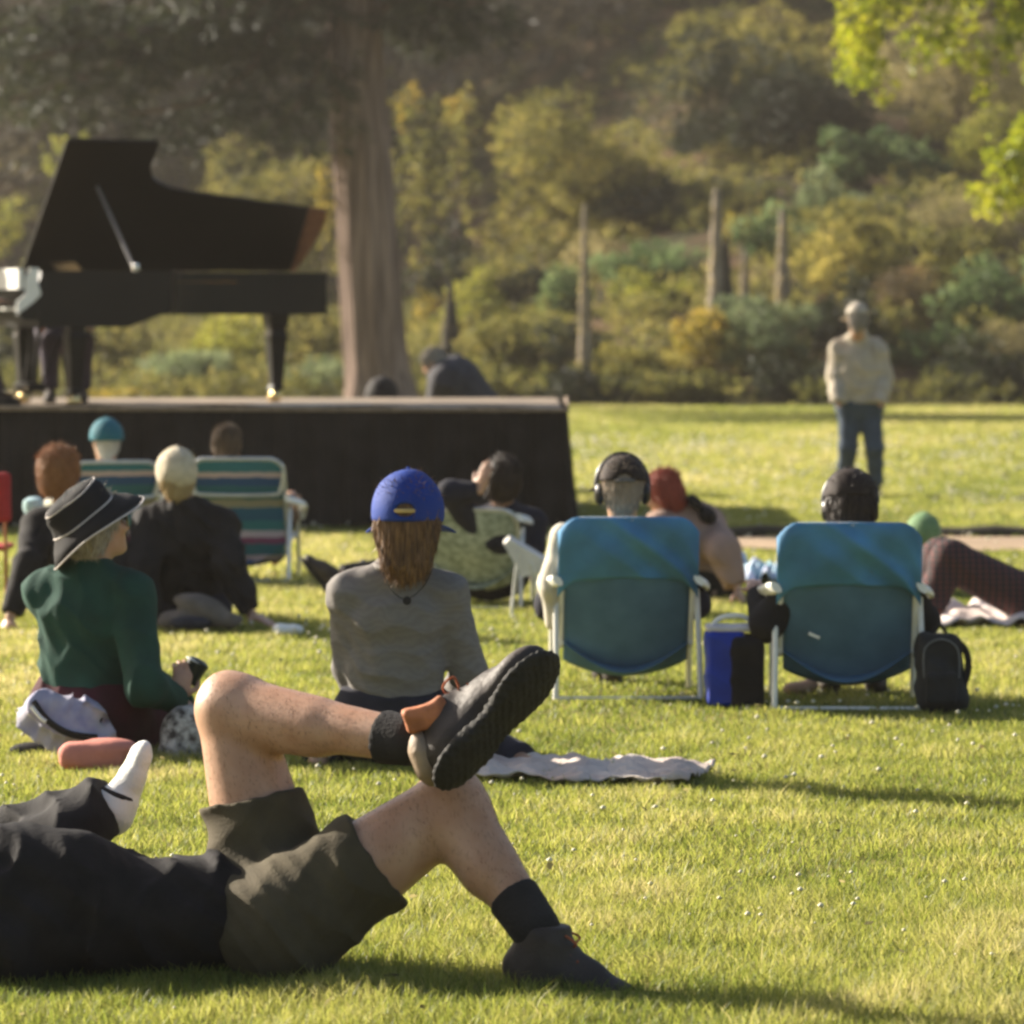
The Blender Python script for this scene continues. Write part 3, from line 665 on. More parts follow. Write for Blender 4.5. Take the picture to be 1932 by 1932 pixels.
# -- shrubs of the slope
sh = [
 ('shrub', 'dark green bush seen under the piano body', 225, 655, 90, 75, 'olive', .12, 'broad', 20),
 ('shrub', 'yellow green bush seen under the piano tail', 430, 650, 95, 75, 'yellow', .12, 'broad', 21),
 ('shrub', 'pale grey green low plant on the ground under the piano', 330, 705, 90, 42, 'grey', .13, 'spike', 22),
 ('shrub', 'olive bush between the piano tail leg and the tall trunk', 600, 640, 70, 90, 'olive', .12, 'broad', 23),
 ('shrub', 'greyish grass clump at the left foot of the tall trunk', 610, 715, 70, 45, 'grey', .12, 'spike', 24),
 ('shrub', 'small bright yellow bush at the right foot of the tall trunk', 805, 590, 36, 48, 'gold', .11, 'broad', 25),
 ('shrub', 'larger bright yellow bush right of the dark cone', 905, 575, 72, 68, 'yellow', .11, 'broad', 26),
 ('shrub', 'olive shrub below the larger yellow bush', 960, 660, 80, 60, 'olive', .11, 'broad', 27),
 ('shrub', 'dark shrub under the lit conifer', 990, 545, 65, 55, 'dark', .12, 'broad', 28),
 ('shrub', 'blue green shrub around the middle of the pale pole', 1065, 560, 55, 58, 'blue', .11, 'broad', 29),
 ('shrub', 'pale blue green shrub at the foot of the dark evergreen', 1230, 505, 100, 48, 'blue', .12, 'spike', 30),
 ('shrub', 'beige seeding shrub with plumes left of the spires', 1135, 485, 55, 50, 'tan', .11, 'spike', 31),
 ('shrub', 'yellow green shrub left of the tallest spire', 1225, 555, 75, 42, 'yellow', .11, 'broad', 32),
 ('shrub', 'yellow flowering bush right of the red earth', 1315, 645, 75, 65, 'gold', .1, 'broad', 33),
 ('shrub', 'deep green shrub between the pale pole and the red earth', 1085, 665, 75, 55, 'dark', .11, 'broad', 34),
 ('shrub', 'green shrub in front of the spires', 1440, 630, 95, 80, 'grey', .11, 'spike', 35),
 ('shrub', 'pale green shrub behind the top of the spires', 1470, 440, 80, 60, 'blue', .12, 'broad', 36),
 ('shrub', 'small orange flowering shrub right of the tallest spire', 1385, 430, 22, 34, 'gold', .1, 'broad', 37),
 ('shrub', 'olive and rust shrub above the standing man', 1590, 470, 110, 95, 'conifer', .12, 'spike', 38),
 ('shrub', 'dark shrub directly behind the head of the standing man', 1590, 600, 90, 70, 'dark', .11, 'broad', 39),
 ('shrub', 'blue green domed shrub, left one of the pair high on the slope', 1600, 300, 58, 62, 'blue', .14, 'broad', 40),
 ('shrub', 'blue green domed shrub, right one of the pair high on the slope', 1720, 300, 75, 60, 'blue', .14, 'broad', 41),
 ('shrub', 'pale green shrub below the pair of domed shrubs', 1560, 385, 70, 55, 'grey', .12, 'broad', 42),
 ('shrub', 'yellow olive shrub at the upper right edge', 1860, 265, 90, 70, 'yellow', .13, 'fine', 43),
 ('shrub', 'rounded tan shrub on the right of the slope', 1800, 405, 92, 68, 'tan', .11, 'fine', 44),
 ('shrub', 'rusty brown twiggy shrub right of the standing man', 1720, 555, 75, 65, 'brown', .11, 'fine', 45),
 ('shrub', 'large blue green shrub at the right edge', 1880, 560, 90, 85, 'blue', .13, 'broad', 46),
 ('shrub', 'olive shrub between the tan dome and the right edge shrub', 1790, 480, 75, 50, 'olive', .12, 'broad', 47),
 ('shrub', 'green shrub right of the shoulder of the standing man', 1760, 660, 85, 55, 'blue', .11, 'broad', 48),
 ('shrub', 'dark low bush at the foot of the slope on the right edge', 1850, 705, 110, 58, 'dark', .11, 'broad', 49),
 ('shrub', 'dark low bush just left of the standing man', 1500, 725, 85, 40, 'dark', .1, 'broad', 50),
 ('shrub', 'low deep green bush below the yellow flowering bush', 1290, 735, 100, 32, 'olive', .1, 'broad', 51),
 ('shrub', 'low deep green bush at the foot of the pale pole', 1090, 735, 90, 34, 'dark', .1, 'broad', 52),
 ('shrub', 'low green bush beside the crouching man behind the stage', 960, 735, 60, 32, 'olive', .1, 'broad', 53),
 ('shrub', 'mixed green bush above the low bushes in the middle', 1190, 690, 70, 45, 'conifer', .1, 'spike', 54),
 ('shrub', 'golden grass tussock low beneath the piano', 210, 752, 75, 18, 'gold', .08, 'spike', 55),
 ('shrub', 'dry tan bush at the right edge above the dark low bush', 1895, 650, 55, 40, 'tan', .1, 'fine', 56),
 ('shrub', 'dark bush behind the far left leg of the piano', 60, 650, 90, 80, 'dark', .12, 'broad', 57),
 ('shrub', 'olive bush filling the gap left under the piano lid', 130, 520, 110, 80, 'olive', .14, 'broad', 58),
 ('shrub', 'soft olive bush behind the raised end of the piano', 540, 530, 110, 80, 'olive', .14, 'broad', 59),
]
for (nm, lab, u, v, ru, rv_, mk, sz, kd, sd_) in sh:
    S_(nm, lab, 'shrub', u, v, ru*1.28, rv_*1.15, mk, sz, kd, 12, sd_, dens=1.35, vb=v+rv_*.85)
# low ground cover over the slope
g = np.random.default_rng(77); parts = []
for i in range(2100):
    Y = g.uniform(80, 150); x = g.uniform(-.14, .16)*Y; z = Hs(x, Y); r = g.uniform(.3, .7)
    parts += crown([(np.array([x, Y, z+r*.3]), np.array([r, r, r*.6]))], .13, 3000+i, 'broad' if i % 2 else 'spike', .6, z)
tag(foliage_obj('ground_cover', parts, LM['olive']), 'low mixed olive ground cover between the shrubs of the slope', 'ground cover', kind='stuff')

# -- the tall tree
def trunk_tree():
    Y = 79.0; base = P(712, 742, Y); gz = Hs(base.x, Y)
    root = empty('tall_tree', (base.x, Y, gz), 'tall thick reddish brown furrowed trunk with dark drooping boughs behind the stage', 'tree')
    bm_ = bpy.data.materials.new('furrowed_bark'); bm_.use_nodes = True; t = bm_.node_tree; b = t.nodes['Principled BSDF']; b.inputs['Roughness'].default_value = .95; b.inputs['Specular IOR Level'].default_value = .1
    tc = t.nodes.new('ShaderNodeTexCoord'); mp = t.nodes.new('ShaderNodeMapping'); mp.inputs['Scale'].default_value = (7, 7, .35)
    n = t.nodes.new('ShaderNodeTexNoise'); n.inputs['Scale'].default_value = 1.6; n.inputs['Detail'].default_value = 7
    t.links.new(tc.outputs['Object'], mp.inputs[0]); t.links.new(mp.outputs[0], n.inputs['Vector'])
    r = t.nodes.new('ShaderNodeValToRGB'); e = r.color_ramp.elements; e[0].position = .35; e[0].color = (.07, .048, .04, 1); e[1].position = .65; e[1].color = (.26, .19, .155, 1)
    bp = t.nodes.new('ShaderNodeBump'); bp.inputs['Strength'].default_value = .8; bp.inputs['Distance'].default_value = .08
    t.links.new(n.outputs['Fac'], r.inputs[0]); t.links.new(r.outputs[0], b.inputs['Base Color']); t.links.new(n.outputs['Fac'], bp.inputs['Height']); t.links.new(bp.outputs[0], b.inputs['Normal'])
    prof = [(745, 718, 76), (730, 716, 66), (700, 713, 61), (640, 706, 58), (520, 697, 56), (400, 690, 55), (300, 682, 54), (200, 675, 52), (120, 671, 50), (60, 669, 48), (0, 668, 47), (-100, 666, 44), (-400, 660, 36), (-900, 655, 22), (-1500, 650, 6)]
    vs = []; n_ = 72; s_ = Y/F
    for (v, u, hw) in prof:
        c = P(u, v, Y)
        for k in range(n_):
            a = 2*math.pi*k/n_; fl = 1+.035*math.sin(a*9+v*.004)+.025*math.sin(a*17+1)+.02*math.sin(a*23)
            if v > 690: fl += .10*(v-690)/55*math.sin(a*5+.5)
            vs.append((c.x+math.cos(a)*hw*s_*fl, c.y+math.sin(a)*hw*s_*fl, c.z if v < 744 else gz-.2))
    mb = MB(); fs = [(i*n_+k, i*n_+(k+1) % n_, (i+1)*n_+(k+1) % n_, (i+1)*n_+k) for i in range(len(prof)-1) for k in range(n_)]
    mb.add(vs, fs); tr = mb.build('trunk', bm_, root, auto=False)
    br = MB(); lb = []; g = np.random.default_rng(21)
    def bough(pts, r, lob, hang=1.0):
        q = arc([P(a, b_, Y+d) for (a, b_, d) in pts], 6); br.tube(q, [r*(1-.75*i/(len(q)-1)) for i in range(len(q))], 7)
        for i in range(lob):
            k = .25+.75*i/lob; p = q[min(len(q)-1, int(k*(len(q)-1)))]
            for j in range(2):
                lb.append((vn(p)+np.array([g.normal()*.35, g.normal()*.5, -g.uniform(0, .5)*hang]), np.array([g.uniform(.4, .8), g.uniform(.4, .8), g.uniform(.18, .4)])))
    bough([(640, 60, 0), (590, 85, -.4), (545, 70, -.8), (480, 30, -1), (380, 10, -1.5)], .17, 6)
    bough([(640, 20, 0), (560, -20, -.5), (420, 30, -1.5), (260, 60, -2), (60, 110, -3)], .15, 14)
    bough([(650, -60, 0), (500, -40, -.6), (350, 60, -1.5), (200, 130, -2), (20, 190, -2)], .14, 14)
    bough([(650, -30, 0), (520, 40, -.6), (480, 120, -1.2), (380, 190, -1.7), (240, 215, -2)], .12, 10)
    bough([(650, 10, 0), (600, 130, -.6), (560, 200, -.8), (520, 235, -1.2)], .08, 6)
    bough([(650, -80, 0), (400, -60, -.6), (200, 10, -1.5), (60, 40, -2), (-80, 90, -3)], .14, 14)
    bough([(650, -80, 0), (480, -10, .6), (300, 20, 1.5), (120, 60, 2), (-40, 150, 3)], .12, 12)
    bough([(690, -40, 0), (780, -10, -.5), (860, 10, -1), (950, -10, -1)], .1, 7)
    bough([(690, -60, 0), (800, 20, .5), (860, 60, .4)], .08, 4)
    for i in range(26):     # crown above the frame
        a = g.uniform(0, 6.28); z = g.uniform(7.5, 14); rr = g.uniform(1, 3.5)
        lb.append((np.array([base.x+math.cos(a)*rr, Y+math.sin(a)*rr, z]), np.array([1.2, 1.2, .6])))
        br.tube([Vector((base.x-.2, Y, z-.8)), Vector((base.x+math.cos(a)*rr, Y+math.sin(a)*rr, z))], [.1, .04], 5)
    br.build('branch', bark, root)
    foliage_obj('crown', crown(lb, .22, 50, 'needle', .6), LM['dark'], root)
trunk_tree()
# -- bright leafy branches at the right, from a tree standing outside the frame
def lime_tree():
    Y = 62.0; bx = 10.2
    root = empty('broadleaf_tree', (bx, Y, 0), 'nearer tree with bright lime leaves hanging in from the right edge', 'tree')
    br = MB(); lb = []; g = np.random.default_rng(31)
    tr = arc([(bx, Y, -.1), (bx-.1, Y, 2.2), (bx+.1, Y, 4.5), (bx, Y, 7)], 5); br.tube(tr, [.22-.012*i for i in range(len(tr))], 10); br.build('trunk', bark, root)
    br = MB()
    def bough(pts, n, sp=.3):
        q = arc([P(a, b_, Y+d) for (a, b_, d) in pts], 6); br.tube(q, [.05*(1-.75*i/(len(q)-1)) for i in range(len(q))], 6)
        for i in range(n):
            p = q[min(len(q)-1, int((.2+.8*i/n)*(len(q)-1)))]
            lb.append((vn(p)+g.normal(size=3)*sp*.55, g.uniform(.12, .3, 3)))
    s0 = (2350, -10, 0)
    bough([s0, (2000, -60, 0), (1800, -40, 0), (1660, 20, 0), (1625, 90, 0), (1622, 160, 0)], 34)
    bough([s0, (1950, -80, .4), (1750, -60, .3), (1600, 5, 0)], 22)
    bough([s0, (2050, -40, -.4), (1900, -30, -.3), (1720, 10, -.3)], 18)
    bough([s0, (2050, -20, .2), (1900, 20, .2), (1780, 60, .2), (1700, 110, .2)], 20)
    bough([s0, (2000, 30, -.2), (1890, 90, -.2), (1850, 150, -.2)], 12)
    bough([(2350, 100, 0), (2100, 200, 0), (1935, 265, 0), (1890, 320, 0), (1880, 400, 0)], 22, .22)
    bough([(2350, 100, 0), (2100, 240, 0), (1960, 320, 0), (1905, 385, 0)], 12, .2)
    for i in range(60): lb.append((np.array([bx+g.normal()*1.6+.6, Y+g.normal()*1.4, g.uniform(3.5, 8)]), g.uniform(.3, .7, 3)))
    br.build('branch', bark, root)
    foliage_obj('crown', crown(lb, .11, 51, 'broad', .75), LM['lime'], root)
lime_tree()
# -- spires, pole, dark cone
sp_m = mat('dry_stalk', (.27, .22, .16), .9, var=.25, vscale=9, bump=.5, bscale=50)
sp_d = mat('dark_stalk', (.05, .045, .035), .9, var=.25, vscale=9, bump=.5)
def spire(label, u, v0, v1, w0, w1, m, Y=None, lean=0, foot=None):
    Y = Y or ter_Y(u, min(v1+40, 760)); a = P(u, v0, Y); b_ = P(u-lean, v1, Y); gz = Hs(b_.x, Y); s_ = Y/F; bot = Vector((b_.x, Y, min(gz, b_.z)-.05))
    root = empty('flower_spire', (b_.x, Y, gz), label, 'spire', 'tall dry spires on the slope')
    N = 14; pts = [bot.lerp(a, i/N) for i in range(N+1)]
    MB().tube(pts, [(w0+(w1-w0)*(i/N)**.8)*s_*(1+.1*math.sin(i*2.1)) for i in range(N+1)], 9).build('stalk', m, root)
    g = np.random.default_rng(int(u)); n = 420; k = g.uniform(0, .9, n)**1.2; an = g.uniform(0, 6.28, n)
    p = np.array([vn(bot.lerp(a, x)) for x in k]); rr = (w0+(w1-w0)*k**.8)*s_
    d = np.stack([np.cos(an), np.sin(an), g.uniform(-.9, .3, n)], 1)
    foliage_obj('dead_leaves', [leaf_quads(p+d*rr[:, None], d, g.normal(size=(n, 3)), g.uniform(.1, .26, n)*(1.2-k), g.uniform(.02, .05, n), g.uniform(0, 1, n))], LM['brown' if m is sp_d else 'tan'], root)
spire('tallest pale dry spire on the slope', 1352, 355, 610, 24, 6, sp_m)
spire('dark spire leaning against the tallest pale one', 1370, 440, 610, 26, 3, sp_d)
spire('short greenish spire between the two pale ones', 1405, 475, 600, 15, 4, sp_m)
spire('second tallest pale spire, right of the other spires', 1477, 395, 560, 17, 6, sp_m)
spire('very thin pale pole like stalk rising left of the spires', 1103, 385, 750, 16, 4, sp_m, Y=82)
spire('dark narrow cone in front of the bright yellow bush', 850, 525, 655, 30, 4, sp_d, Y=86)

# ------------------------------------------------------------------ haze
hm = bpy.data.materials.new('haze'); hm.use_nodes = True; t = hm.node_tree
for n in list(t.nodes):
    if n.type != 'OUTPUT_MATERIAL': t.nodes.remove(n)
pv = t.nodes.new('ShaderNodeVolumePrincipled'); pv.inputs['Color'].default_value = (.86, .78, .68, 1); pv.inputs['Density'].default_value = .00035; pv.inputs['Anisotropy'].default_value = .3
t.links.new(pv.outputs[0], t.nodes['Material Output'].inputs['Volume'])
HAZE = True
if HAZE:
    tag(MB().box((0, 160, 36), (360, 330, 74)).build('haze', hm, smooth=False), kind='stuff', label='thin warm evening haze filling the air over the lawn', cat='haze')

# ------------------------------------------------------------------ stage
DK = .92
cloth_k = mat('black_cloth', (.018, .0155, .015), .9, spec=.05, var=.3, vscale=3, bump=.2, bscale=60)
lacquer = mat('piano_lacquer', (.004, .0035, .0035), .38, spec=.16, var=.2, vscale=3)
deck_m = mat('stage_deck', (.22, .17, .12), .7, var=.2, vscale=4)
brass = mat('brass', (.75, .55, .25), .25, metal=1, var=.05)
SY0, SY1 = 34.6, 39.2
sx0 = -6.2; sx1 = (1062-966)/F*SY0
def stage():
    root = empty('stage', ((sx0+sx1)/2, (SY0+SY1)/2, 0), 'low wide stage wrapped in a pleated black skirt under the grand piano', 'stage')
    MB().box(((sx0+sx1)/2, (SY0+SY1)/2, DK-.06), (sx1-sx0, SY1-SY0, .12), bev=.004).build('deck', deck_m, root)
    path = [(sx0-.01, SY1), (sx0-.01, SY0-.02), (sx1+.01, SY0-.02), (sx1+.01, SY1)]
    L = [0]; 
    for a, b_ in zip(path, path[1:]): L.append(L[-1]+math.dist(a, b_))
    def fn(a, b_):
        d = a*L[-1]; i = max(j for j in range(3) if L[j] <= d+1e-9); f = (d-L[i])/(L[i+1]-L[i]); x = path[i][0]+(path[i+1][0]-path[i][0])*f; y = path[i][1]+(path[i+1][1]-path[i][1])*f
        nx_, ny_ = [(-1, 0), (0, -1), (1, 0)][i]; k = (1-b_)
        o = .012+(.045*math.sin(d*29+1.2*math.sin(d*3))+.014*math.sin(d*57+2))*(.35+.65*k)+.03*k
        cr = math.exp(-((d-L[2])/.16)**2)*k*.05
        return (x+nx_*o+cr, y+ny_*o-cr*.5, b_*(DK+.01-.035*max(0, (x+2)/4))+(.02+.01*math.sin(d*6)))
    MB().grid(fn, 900, 12).build('skirt', cloth_k, root, auto=False)
    MB().tube([(sx0, SY0-.075, DK+.012), (sx1+.04, SY0-.075, DK-.005), (sx1+.08, SY1, DK-.005)], .016, 6).build('edge_trim', mat('edge_trim', (.3, .22, .15), .7, var=.2), root)
stage()
PA = Vector((math.cos(math.radians(25)), math.sin(math.radians(25)), 0)); PB = Vector((-PA.y, PA.x, 0))
PO = Vector(((77-966)/F*35.3, 35.3, .945))
def pp(s_, t_, z): return PO+PA*s_+PB*t_+Vector((0, 0, z))
def piano():
    root = empty('grand_piano', pp(1.2, .8, 0), 'black concert grand piano on the stage with its lid propped wide open', 'piano')
    plan = [(0, 0), (1.0, 0), (1.10, .02), (1.15, .10), (1.17, .28), (1.24, .42), (1.39, .52), (1.62, .58), (1.88, .62), (2.3, .69), (2.6, .73), (2.76, .80), (2.83, .95), (2.83, 1.3), (2.78, 1.44), (2.65, 1.5), (0, 1.5)]
    def outline(z): return [pp(a, b_, z) for a, b_ in plan]
    n = len(plan); mb = MB()
    # hollow rim: outer wall, inner wall, top
    cx, cy = 1.2, .85
    inn = []
    for i, (a, b_) in enumerate(plan):
        p = plan[i-1]; q = plan[(i+1) % n]; tx, ty = q[0]-p[0], q[1]-p[1]; l = math.hypot(tx, ty); inn.append((a-ty/l*.045, b_+tx/l*.045))
    inn[0] = (.34, .05); inn[-1] = (.34, 1.45)
    z0, z1 = .70, 1.045
    vs = [pp(a, b_, z0) for a, b_ in plan]+[pp(a, b_, z1) for a, b_ in plan]+[pp(a, b_, z1) for a, b_ in inn]+[pp(a, b_, .93) for a, b_ in inn]
    vs = [v-Vector((0, 0, 0)) for v in vs]
    fs = []
    for i in range(n):
        j = (i+1) % n
        if i != n-1: fs += [(i, j, n+j, n+i), (n+i, n+j, 2*n+j, 2*n+i), (2*n+i, 2*n+j, 3*n+j, 3*n+i)]
    fs.append(tuple(range(n))[::-1]); mb.add(vs, fs); mb.build('rim', lacquer, root, auto=True)
    mb = MB(); mb.add([pp(a, b_, .935) for a, b_ in inn], [tuple(range(n))]); mb.build('cast_plate', mat('cast_plate', (.42, .28, .09), .4, metal=.6, var=.2), root)
    mb = MB()
    for i in range(34):
        t_ = .12+i*.038; e = 2.5 if t_ > .75 else .95+1.2*max(0, (t_-.1))/.65
        mb.tube([pp(.5, t_, .965), pp(min(e, 2.5), t_+.0, .965)], .002, 3)
    mb.build('strings', brass, root)
    # key bed block, cheeks, keys, fall board
    mb = MB(); mb.add([pp(-.02, -.01, .60), pp(.72, -.01, .60), pp(1.0, -.01, .70), pp(-.02, -.01, .74), pp(-.02, 1.51, .60), pp(.72, 1.51, .60), pp(1.0, 1.51, .70), pp(-.02, 1.51, .74)],
        [(0, 1, 2, 3), (7, 6, 5, 4), (0, 4, 5, 1), (1, 5, 6, 2), (2, 6, 7, 3), (3, 7, 4, 0)]); mb.build('key_bed', lacquer, root, smooth=False)
    Rp = Matrix(((PA.x, PB.x, 0), (PA.y, PB.y, 0), (0, 0, 1)))
    for t_ in (.05, 1.45):
        mb = MB()
        pr = [(-.16, .66), (-.17, .74), (-.12, .80), (-.05, .83), (-.02, .95), (.02, 1.043), (.05, 1.043), (.05, .66)]
        mb.prism([pp(a, t_-.052, z) for a, z in pr], PB*.104); mb.build('cheek', lacquer, root, smooth=False)
    mb = MB()
    for i in range(52): mb.box(pp(-.06, .125+i*.0243, .745), (.15, .0225, .02), Rp)
    mb.build('white_keys', mat('ivory', (.8, .78, .7), .3, var=.03), root, smooth=False)
    mb = MB()
    for i in range(51):
        if i % 7 in (0, 1, 3, 4, 5): mb.box(pp(-.035, .137+i*.0243, .76), (.095, .012, .02), Rp)
    mb.build('black_keys', lacquer, root, smooth=False)
    MB().box(pp(.03, .75, .86), (.02, 1.28, .2), Rp).build('fall_board', lacquer, root)
    # sun glare on the front edge, modelled as near-white pieces
    wm = mat('glare_white', (.80, .78, .73), .5, var=.05)
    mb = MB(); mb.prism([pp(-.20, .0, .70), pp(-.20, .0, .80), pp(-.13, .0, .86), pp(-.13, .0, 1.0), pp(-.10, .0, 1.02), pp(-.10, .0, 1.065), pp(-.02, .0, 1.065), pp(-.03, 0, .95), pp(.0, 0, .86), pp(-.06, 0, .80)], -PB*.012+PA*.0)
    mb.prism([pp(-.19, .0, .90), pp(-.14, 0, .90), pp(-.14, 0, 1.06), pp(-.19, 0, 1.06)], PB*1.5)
    mb.build('front_glare', wm, root, smooth=False)
    # lid
    th = math.radians(43); hinge = lambda s_: pp(s_, 1.5, 1.06)
    def lp(s_, d, k=0): return hinge(s_)-PB*(d*math.cos(th))+Vector((0, 0, d*math.sin(th)))+(PB*math.sin(th)+Vector((0, 0, math.cos(th))))*k
    lo_ = [(.36, 1.5), (1.13, 1.5), (1.15, 1.45), (1.14, 1.22), (1.19, 1.10), (1.27, 1.03), (1.39, .97), (1.62, .92), (1.88, .88), (2.3, .81), (2.66, .76)]
    pts = [(.36, 0)]+lo_+[(2.72, 0)]
    MB().prism([lp(a, d) for a, d in pts], lp(1, 1, .025)-lp(1, 1)).build('lid', lacquer, root, smooth=False)
    tl = [(2.726, 0), (2.666, .758), (2.83, .73), (2.85, .6), (2.84, .4), (2.80, .15), (2.76, 0)]
    MB().prism([lp(a, d) for a, d in tl], lp(1, 1, .025)-lp(1, 1)).build('lid_tail_lit', mat('lid_tail_lit', (.14, .055, .02), .35, var=.2), root, smooth=False)  # brown colour stands for light on the underside of the black lid
    fl = [(.40, .02), (.40, 1.48), (.72, 1.48), (.72, .02)]
    MB().prism([lp(a, d, .028) for a, d in fl], lp(1, 1, .05)-lp(1, 1, .028)).build('front_flap', lacquer, root, smooth=False)
    MB().tube([pp(.80, .03, 1.04), lp(.75, .98)], .014, 8).build('prop_stick', mat('prop_stick', (.18, .17, .17), .3, var=.05), root)
    MB().box(pp(.80, .03, 1.075), (.05, .03, .06), Rp, .005).build('prop_socket', mat('socket', (.7, .68, .65), .3, metal=.7, var=.05), root)
    MB().prism([pp(.5, .45, 1.05), pp(.5, 1.05, 1.05), pp(.44, 1.05, 1.12), pp(.44, .45, 1.12)], PA*.02).build('music_desk', lacquer, root, smooth=False)
    # legs
    for (s_, t_) in ((.33, .13), (.33, 1.37), (2.42, 1.08)):
        mb = MB(); prof = [(.085, .70), (.085, .62), (.062, .58), (.075, .52), (.066, .40), (.045, .115), (.055, .095), (.055, .075)]
        b_ = pp(s_, t_, 0)
        vs = [b_+Rp@Vector((x*r, y*r, z)) for (r, z) in prof for (x, y) in ((-1, -1), (1, -1), (1, 1), (-1, 1))]
        fs = [(i*4+k, (i+1)*4+k, (i+1)*4+(k+1) % 4, i*4+(k+1) % 4) for i in range(len(prof)-1) for k in range(4)]+[(3, 2, 1, 0), tuple(4*(len(prof)-1)+k for k in range(4))]
        mb.add(vs, fs); lg = mb.build('leg', lacquer, root, smooth=False, bevel=.006)
        mb = MB(); mb.lathe(pp(s_, t_, -.022), [(.02, 0), (.04, .01), (.045, .045), (.04, .08), (.02, .1)], 16); mb.box(pp(s_-.02, t_, .010), (.09, .035, .06), Rp, .01); mb.build('caster', brass, lg)
    mb = MB(); s_, t_ = .18, .78
    for d in (-.1, .1): mb.tube([pp(s_+.05, t_+d, .62), pp(s_+.02, t_+d*.8, .35), pp(s_, t_+d*1.2, .14)], .02, 8)
    mb.box(pp(s_, t_, .12), (.16, .36, .07), Rp, .015); mb.tube([pp(.5, t_, .64), pp(s_+.08, t_, .13)], .01, 6); ly = mb.build('pedal_lyre', lacquer, root)
    for d in (-.09, 0, .09):
        mb = MB(); mb.box(pp(s_-.13, t_+d, .08), (.16, .045, .014), Rp, .005); mb.lathe(pp(s_-.2, t_+d, .068), [(.015, 0), (.032, .006), (.032, .02), (.015, .024)], 12); mb.build('pedal', brass, ly)
piano()

